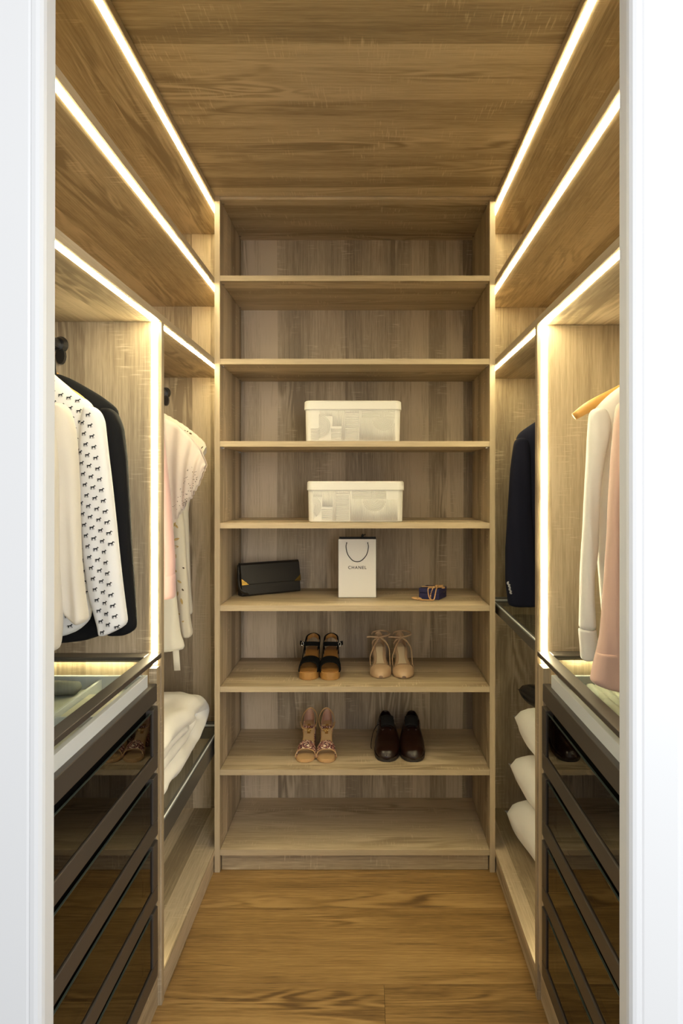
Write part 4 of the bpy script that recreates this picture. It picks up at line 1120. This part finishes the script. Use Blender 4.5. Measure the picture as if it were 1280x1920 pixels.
for s in (-1, 1):
    part('side_strap', strap([(s * 0.033, 0.075, 0.030), (s * 0.0325, 0.095, 0.046), (s * 0.031, 0.120, 0.070), (s * 0.029, 0.145, 0.092)], 0.006, 0.0014), 'suede_black', S)
    part('side_strap', strap([(s * 0.0285, 0.150, 0.060), (s * 0.029, 0.150, 0.075), (s * 0.029, 0.152, 0.094)], 0.0014, 0.006, up=(1, 0, 0)), 'suede_black', S)
part('ankle_strap', strap([(0.029, 0.150, 0.097), (0.027, 0.128, 0.103), (0.012, 0.112, 0.108), (-0.010, 0.111, 0.108), (-0.026, 0.120, 0.105), (-0.036, 0.132, 0.104), (-0.046, 0.140, 0.105)], 0.0085, 0.0014), 'suede_black', S)
part('buckle', tube([(-0.034 + 0.004 * math.cos(a), 0.122 - 0.001 * math.cos(a), 0.104 + 0.008 * math.sin(a)) for a in np.linspace(0, 2 * PI, 14)[:-1]], 0.0012, 0.0012, 6, up=(0, 1, 0), closed=True), 'chrome', S)
S2 = dup(S, 'black suede platform sandal with tan wooden sole, right of its pair')
place(S, -0.2230, 2.458, z6, -0.03); place(S2, -0.1405, 2.455, z6, 0.03, True)

# ---- nude strappy court shoes
S = thing('strappy_heel', 'nude leather court shoe with crossed ankle straps, left of its pair', 'shoe', (0, 0, 0), 'nude court shoes')
L0, HW = 0.195, 0.0390; wf, cf = (lambda t: wof('point')(t) * (1 - 0.22 * math.exp(-((t - 0.58) / 0.15) ** 2))), cen(0.004)
zt = lambda t: float(np.interp(t, [0, 0.15, 0.34, 0.6, 0.8, 1.0], [0.008, 0.005, 0.008, 0.048, 0.080, 0.088]))
part('sole', sole_vf(L0, HW, wf, cf, lambda t: max(0, zt(t) - 0.008), zt, 48, 0.05), 'nude_leather', S, smooth=False)
part('outsole', sole_vf(L0, HW, wf, cf, lambda t: max(0, zt(t) - 0.010), lambda t: max(0.0015, zt(t) - 0.0075), 40, 0.09, 0.9, 0.002), 'dark_sole', S, smooth=False)
part('insole', sole_vf(L0, HW, wf, cf, lambda t: zt(t) - 0.001, lambda t: zt(t) + 0.002, 40, 0.2, 0.97, 0.010), 'nude_insole', S, smooth=False)
part('vamp', arch_vf(L0, HW, wf, cf, lambda t: zt(t) - 0.002, lambda t: float(np.interp(t, [0, 0.04, 0.12, 0.22, 0.4], [0.004, 0.016, 0.029, 0.034, 0.036])), -0.005, 0.30, nu=24, nv=16, out=0.001, pw=0.62), 'nude_leather', S, 0.0018)
part('vamp_seam', arch_vf(L0, HW, wf, cf, lambda t: zt(t) - 0.001, lambda t: 0.0352, 0.255, 0.268, nu=24, nv=2, out=0.0018, pw=0.62), 'nude_leather', S, 0.0012)
def quarter(a0, a1, ha, hb, ta, tb):
    vs, fs = [], []; n = 16
    for i in range(n + 1):
        t = ta + (tb - ta) * i / n
        for k in range(5):
            w_ = wf(t) * HW + 0.001; h = (ha + (hb - ha) * i / n) * k / 4
            vs.append((cf(t) + a0 * (w_ - 0.06 * h), t * L0, zt(t) - 0.004 + h))
    for i in range(n):
        for k in range(4):
            a = i * 5 + k; fs.append((a, a + 1, a + 6, a + 5))
    return vs, fs
for s in (-1, 1):
    part('side_wing', quarter(s, 0, 0.034, 0.006, 0.29, 0.46), 'nude_leather', S, 0.0015)
    part('side_edge', quarter(s, 0, 0.006, 0.008, 0.49, 0.80), 'nude_leather', S, 0.0015)
# heel counter
def counter(L, HW, wf, cf, zt, hmid, hside, t0=0.74, n=22, m=8, lean=0.0):
    vs, fs = [], []
    for i in range(n + 1):
        a = -1 + 2 * i / n
        t = t0 + (1.0 - t0) * (1 - abs(a) ** 2.2)
        w_ = HW * 0.62
        x = cf(t) + w_ * math.copysign(abs(math.sin(a * PI / 2)) ** 0.8, a)
        h = hside + (hmid - hside) * (1 - abs(a) ** 1.4)
        for k in range(m + 1):
            u = k / m
            vs.append((x * (1 - 0.18 * u), t * L + lean * u, zt(t) - 0.004 + h * u))
    for i in range(n):
        for k in range(m):
            a = i * (m + 1) + k; fs.append((a, a + 1, a + m + 2, a + m + 1))
    return vs, fs
part('heel_counter', counter(L0, HW, wf, cf, zt, 0.052, 0.014, 0.70), 'nude_leather', S, 0.0016)
part('heel', loft([[(r * math.cos(a), L0 * 0.93 + r * math.sin(a) - 0.004 * (1 - z / 0.082), z) for a in np.linspace(0, 2 * PI, 15)[:-1]] for z, r in ((0, 0.0065), (0.02, 0.007), (0.05, 0.011), (0.070, 0.017), (0.082, 0.022))]), 'nude_leather', S)
kx, ky, kz = 0.000, 0.140, 0.122
for s in (-1, 1):
    part('cross_strap', strap([(s * 0.0375, 0.068, 0.034), (s * 0.0375, 0.088, 0.058), (s * 0.026 if s < 0 else 0.036, 0.108, 0.086), (s * 0.012 if s < 0 else 0.022, 0.126, 0.108), (kx, ky, kz)], 0.0034, 0.0018), 'nude_leather', S)
    part('cross_strap', strap([(kx, ky, kz), (s * 0.018, 0.146, 0.112), (s * 0.027, 0.152, 0.098), (s * 0.026, 0.160, 0.086)], 0.0032, 0.0018), 'nude_leather', S)
part('ankle_strap', strap([(kx - 0.003, ky - 0.002, kz + 0.001), (0.022, 0.142, 0.126), (0.041, 0.155, 0.131), (0.032, 0.180, 0.136), (0.006, 0.197, 0.136), (-0.022, 0.186, 0.133), (-0.030, 0.170, 0.129)], 0.0034, 0.0018), 'nude_leather', S)
part('ankle_strap', strap([(kx, ky, kz), (-0.018, 0.140, 0.123), (-0.036, 0.142, 0.124), (-0.050, 0.140, 0.124)], 0.0032, 0.0018), 'nude_leather', S)
part('strap_knot', tube([(kx - 0.004, ky - 0.002, kz), (kx + 0.004, ky - 0.002, kz + 0.001)], 0.004, 0.005, 10), 'nude_leather', S)
S2 = dup(S, 'nude leather court shoe with crossed ankle straps, right of its pair')
place(S, 0.0470, 2.474, z6, 0.02); place(S2, 0.1330, 2.472, z6, 0.03)

# ---- tan sandals with glitter bands
S = thing('glitter_sandal', 'tan open-toe sandal with glitter band and block heel, left of its pair', 'shoe', (0, 0, 0), 'tan glitter sandals')
L0, HW = 0.200, 0.0365; wf, cf = (lambda t: wof('round')(t) * (1 - 0.20 * math.exp(-((t - 0.6) / 0.16) ** 2))), cen(0.008)
zt = lambda t: float(np.interp(t, [0, 0.12, 0.36, 0.62, 0.82, 1.0], [0.010, 0.009, 0.012, 0.050, 0.080, 0.086]))
part('sole', sole_vf(L0, HW, wf, cf, lambda t: max(0, zt(t) - 0.009), zt, 48), 'sandal_tan', S, smooth=False)
part('insole', sole_vf(L0, HW, wf, cf, lambda t: zt(t) - 0.001, lambda t: zt(t) + 0.002, 44, 0.03, 0.98, 0.0035), 'sandal_insole', S, smooth=False)
part('toe_band', arch_vf(L0, HW, wf, cf, zt, lambda t: float(np.interp(t, [0.2, 0.35], [0.022, 0.048])), lambda u: 0.155 + 0.065 * math.sin(PI * u), lambda u: 0.295 + 0.045 * math.sin(PI * u), out=0.001, pw=0.7), 'glitter', S, 0.0022)
part('band_piping', arch_vf(L0, HW, wf, cf, zt, lambda t: 0.0228, lambda u: 0.144 + 0.065 * math.sin(PI * u), lambda u: 0.160 + 0.065 * math.sin(PI * u), nv=2, out=0.0016, pw=0.7), 'sandal_tan', S, 0.003)
part('heel_counter', counter(L0, HW, wf, cf, zt, 0.050, 0.022, 0.72), 'sandal_pink', S, 0.0018)
part('size_patch', sole_vf(L0, 0.006, lambda t: 1.0, cf, lambda t: zt(t) + 0.0015, lambda t: zt(t) + 0.0028, 8, 0.66, 0.83), 'logo_patch', S, smooth=False)
part('heel', loft([[(cf(0.9) + 0.005 + a_ * hx_, L0 * 0.875 + b_ * hy_ - 0.004 * (1 - z / 0.078), z) for a_, b_ in ((-1, -0.8), (-0.8, -1), (0.8, -1), (1, -0.8), (1, 0.6), (0.6, 1), (-0.6, 1), (-1, 0.6))] for z, hx_, hy_ in ((0, 0.0205, 0.020), (0.04, 0.0215, 0.021), (0.079, 0.0235, 0.024))]), 'glitter', S, smooth=False)
ank = [(0.030 * math.sin(a), 0.158 - 0.042 * math.cos(a), 0.106 - 0.029 * math.cos(a) - 0.006 * abs(math.sin(a))) for a in np.linspace(0, 2 * PI, 33)[:-1]]
part('ankle_strap', tube(ank, 0.0013, 0.0032, 8, closed=True), 'sandal_tan', S)
part('strap_tail', strap([(-0.012, 0.116, 0.078), (-0.026, 0.128, 0.084), (-0.034, 0.146, 0.098)], 0.003, 0.0013), 'sandal_tan', S)
part('buckle', join(tube([(0.004 + 0.007 * math.cos(a), 0.1145, 0.0775 + 0.0042 * math.sin(a)) for a in np.linspace(0, 2 * PI, 14)[:-1]], 0.0011, 0.0011, 6, up=(0, 1, 0), closed=True), tube([(-0.003, 0.114, 0.0775), (0.011, 0.114, 0.0775)], 0.001, 0.001, 6)), 'gold', S)
S2 = dup(S, 'tan open-toe sandal with glitter band and block heel, right of its pair')
place(S, -0.2345, 2.438, z7, -0.04); place(S2, -0.1505, 2.436, z7, 0.07, True)

# ---- dark brown lace-up shoes
S = thing('lace_up_shoe', 'dark brown leather lace-up shoe with a loose lace, left of its pair', 'shoe', (0, 0, 0), 'dark brown lace-up shoes')
L0, HW = 0.288, 0.0485; wf, cf = wof('man'), cen(0.010)
Hf = lambda t: float(np.interp(t, [0, 0.03, 0.1, 0.22, 0.34, 0.46, 0.56, 0.66, 0.8, 0.92, 1.0], [0.022, 0.036, 0.045, 0.052, 0.063, 0.084, 0.100, 0.100, 0.088, 0.096, 0.098]))
Of = lambda t: float(np.interp(t, [0, 0.53, 0.60, 0.70, 0.88, 0.96, 1.0], [0, 0, 0.45, 0.85, 0.80, 0.62, 0.55]))
rings = []
for i in range(61):
    t = i / 60; w_ = wf(t) * HW - 0.003; h = Hf(t); d = Of(t); r = []
    for k in range(29):
        a = d + (2 * PI - 2 * d) * k / 28
        sx, cz = math.sin(a), math.cos(a)
        up = cz > 0
        prof_w = 1.0 if not up else max(0.0, 1 - cz ** 2.2) ** 0.5
        lean_in = 1.0 - 0.30 * max(0.0, (t - 0.4) / 0.6) * max(0, cz)
        x = math.copysign(min(1, abs(sx) ** 0.8), sx) * w_ * lean_in
        z = 0.010 + (h - 0.010) * (0.42 + 0.58 * cz if up else 0.42 + 0.42 * cz)
        r.append((cf(t) + x, t * L0, z))
    rings.append(r)
rings = [[(cf(0), -0.003, z_) for _, _, z_ in rings[0]]] + rings + [[(cf(1), L0 + 0.004, z_) for _, _, z_ in rings[-1]]]
v, f = loft(rings, cap=False, closed=False)
o = part('upper', (v, f), 'brogue', S)
bm = bmesh.new(); bm.from_mesh(o.data); bmesh.ops.remove_doubles(bm, verts=bm.verts, dist=2e-5); bmesh.ops.recalc_face_normals(bm, faces=bm.faces); bm.to_mesh(o.data); bm.free()
add_mod(o, 'SOLIDIFY', thickness=0.0022, offset=1.0)
part('lining', loft([[(cf(t) + (wf(t) * HW - 0.008) * q * 0.85, t * L0, 0.055 + (0.006 if abs(q) > 0.9 else 0)) for q in (-1, -0.5, 0, 0.5, 1)] for t in np.linspace(0.5, 0.97, 14)], closed=False, cap=False), 'brogue_in', S, 0.002)
part('tongue', loft([[(cf(t) + 0.024 * q, t * L0, Hf(t) + 0.004 + 0.006 * (1 - q * q)) for q in (-1, -0.5, 0, 0.5, 1)] for t in np.linspace(0.44, 0.61, 8)], closed=False, cap=False), 'brogue_in', S, 0.003)
part('sole', sole_vf(L0, HW, wf, cf, lambda t: 0.0 if t < 0.48 or t > 0.72 else 0.010, lambda t: 0.0135, 50), 'dark_sole', S, smooth=False)
part('welt', sole_vf(L0, HW, wf, cf, lambda t: 0.0125, lambda t: 0.0165, 50, inset=-0.0012), 'brogue', S, smooth=False)
for k, t in enumerate((0.42, 0.47, 0.52)):
    y = t * L0; z = Hf(t) + 0.011
    part('lace', tube(smooth_pts([(-0.020, y + 0.002, z - 0.006), (-0.008, y, z), (0.008, y, z), (0.020, y + 0.002, z - 0.006)], 12), 0.0014, 0.0014, 6), 'brogue_in', S)
for s in (-1, 1):
    part('facing', strap([(s * 0.012, 0.40 * L0, Hf(0.40) + 0.001), (s * 0.021, 0.46 * L0, Hf(0.46) - 0.003), (s * 0.024, 0.56 * L0, Hf(0.56) - 0.002)], 0.004, 0.006, 14, up=(0, 0, 1)), 'brogue', S)
S2 = dup(S, 'dark brown leather lace-up shoe, right of its pair')
part('loose_lace', strap([(-0.018, 0.50 * L0, 0.085), (-0.036, 0.53 * L0, 0.080), (-0.050, 0.50 * L0, 0.060), (-0.057, 0.46 * L0, 0.035), (-0.060, 0.43 * L0, 0.010), (-0.058, 0.40 * L0, 0.003)], 0.0014, 0.0014), 'brogue_in', S)
place(S, 0.0670, 2.446, z7, -0.03); place(S2, 0.1665, 2.444, z7, -0.02, True)

# ---- contents of the left jewellery tray
M['grey_pouch'] = simple('grey_pouch', (0.20, 0.205, 0.19), 0.8, bump=0.3, bscale=120)
v, f = loft([[(r * math.cos(a), x, 0.017 + r * 0.55 * math.sin(a)) for a in np.linspace(0, 2 * PI, 17)[:-1]] for x, r in ((-0.09, 0.010), (-0.082, 0.026), (-0.04, 0.031), (0.04, 0.030), (0.084, 0.026), (0.092, 0.012))])
o = link('watch_roll', mesh_of('wr', [(b_, a_, c_) for a_, b_, c_ in v], f), 'grey_pouch', None, (-0.80, 1.640, 0.8655), smooth=True)
tag(o, 'grey fabric watch roll lying in the left jewellery tray', 'pouch')
M['card'] = simple('card', (0.70, 0.66, 0.55), 0.8)
o = box('card_box', 'card', -0.668, -0.585, 1.44, 1.60, 0.8652, 0.880, None, 0.002)
tag(o, 'flat cream card box in the front row of the left tray', 'box')
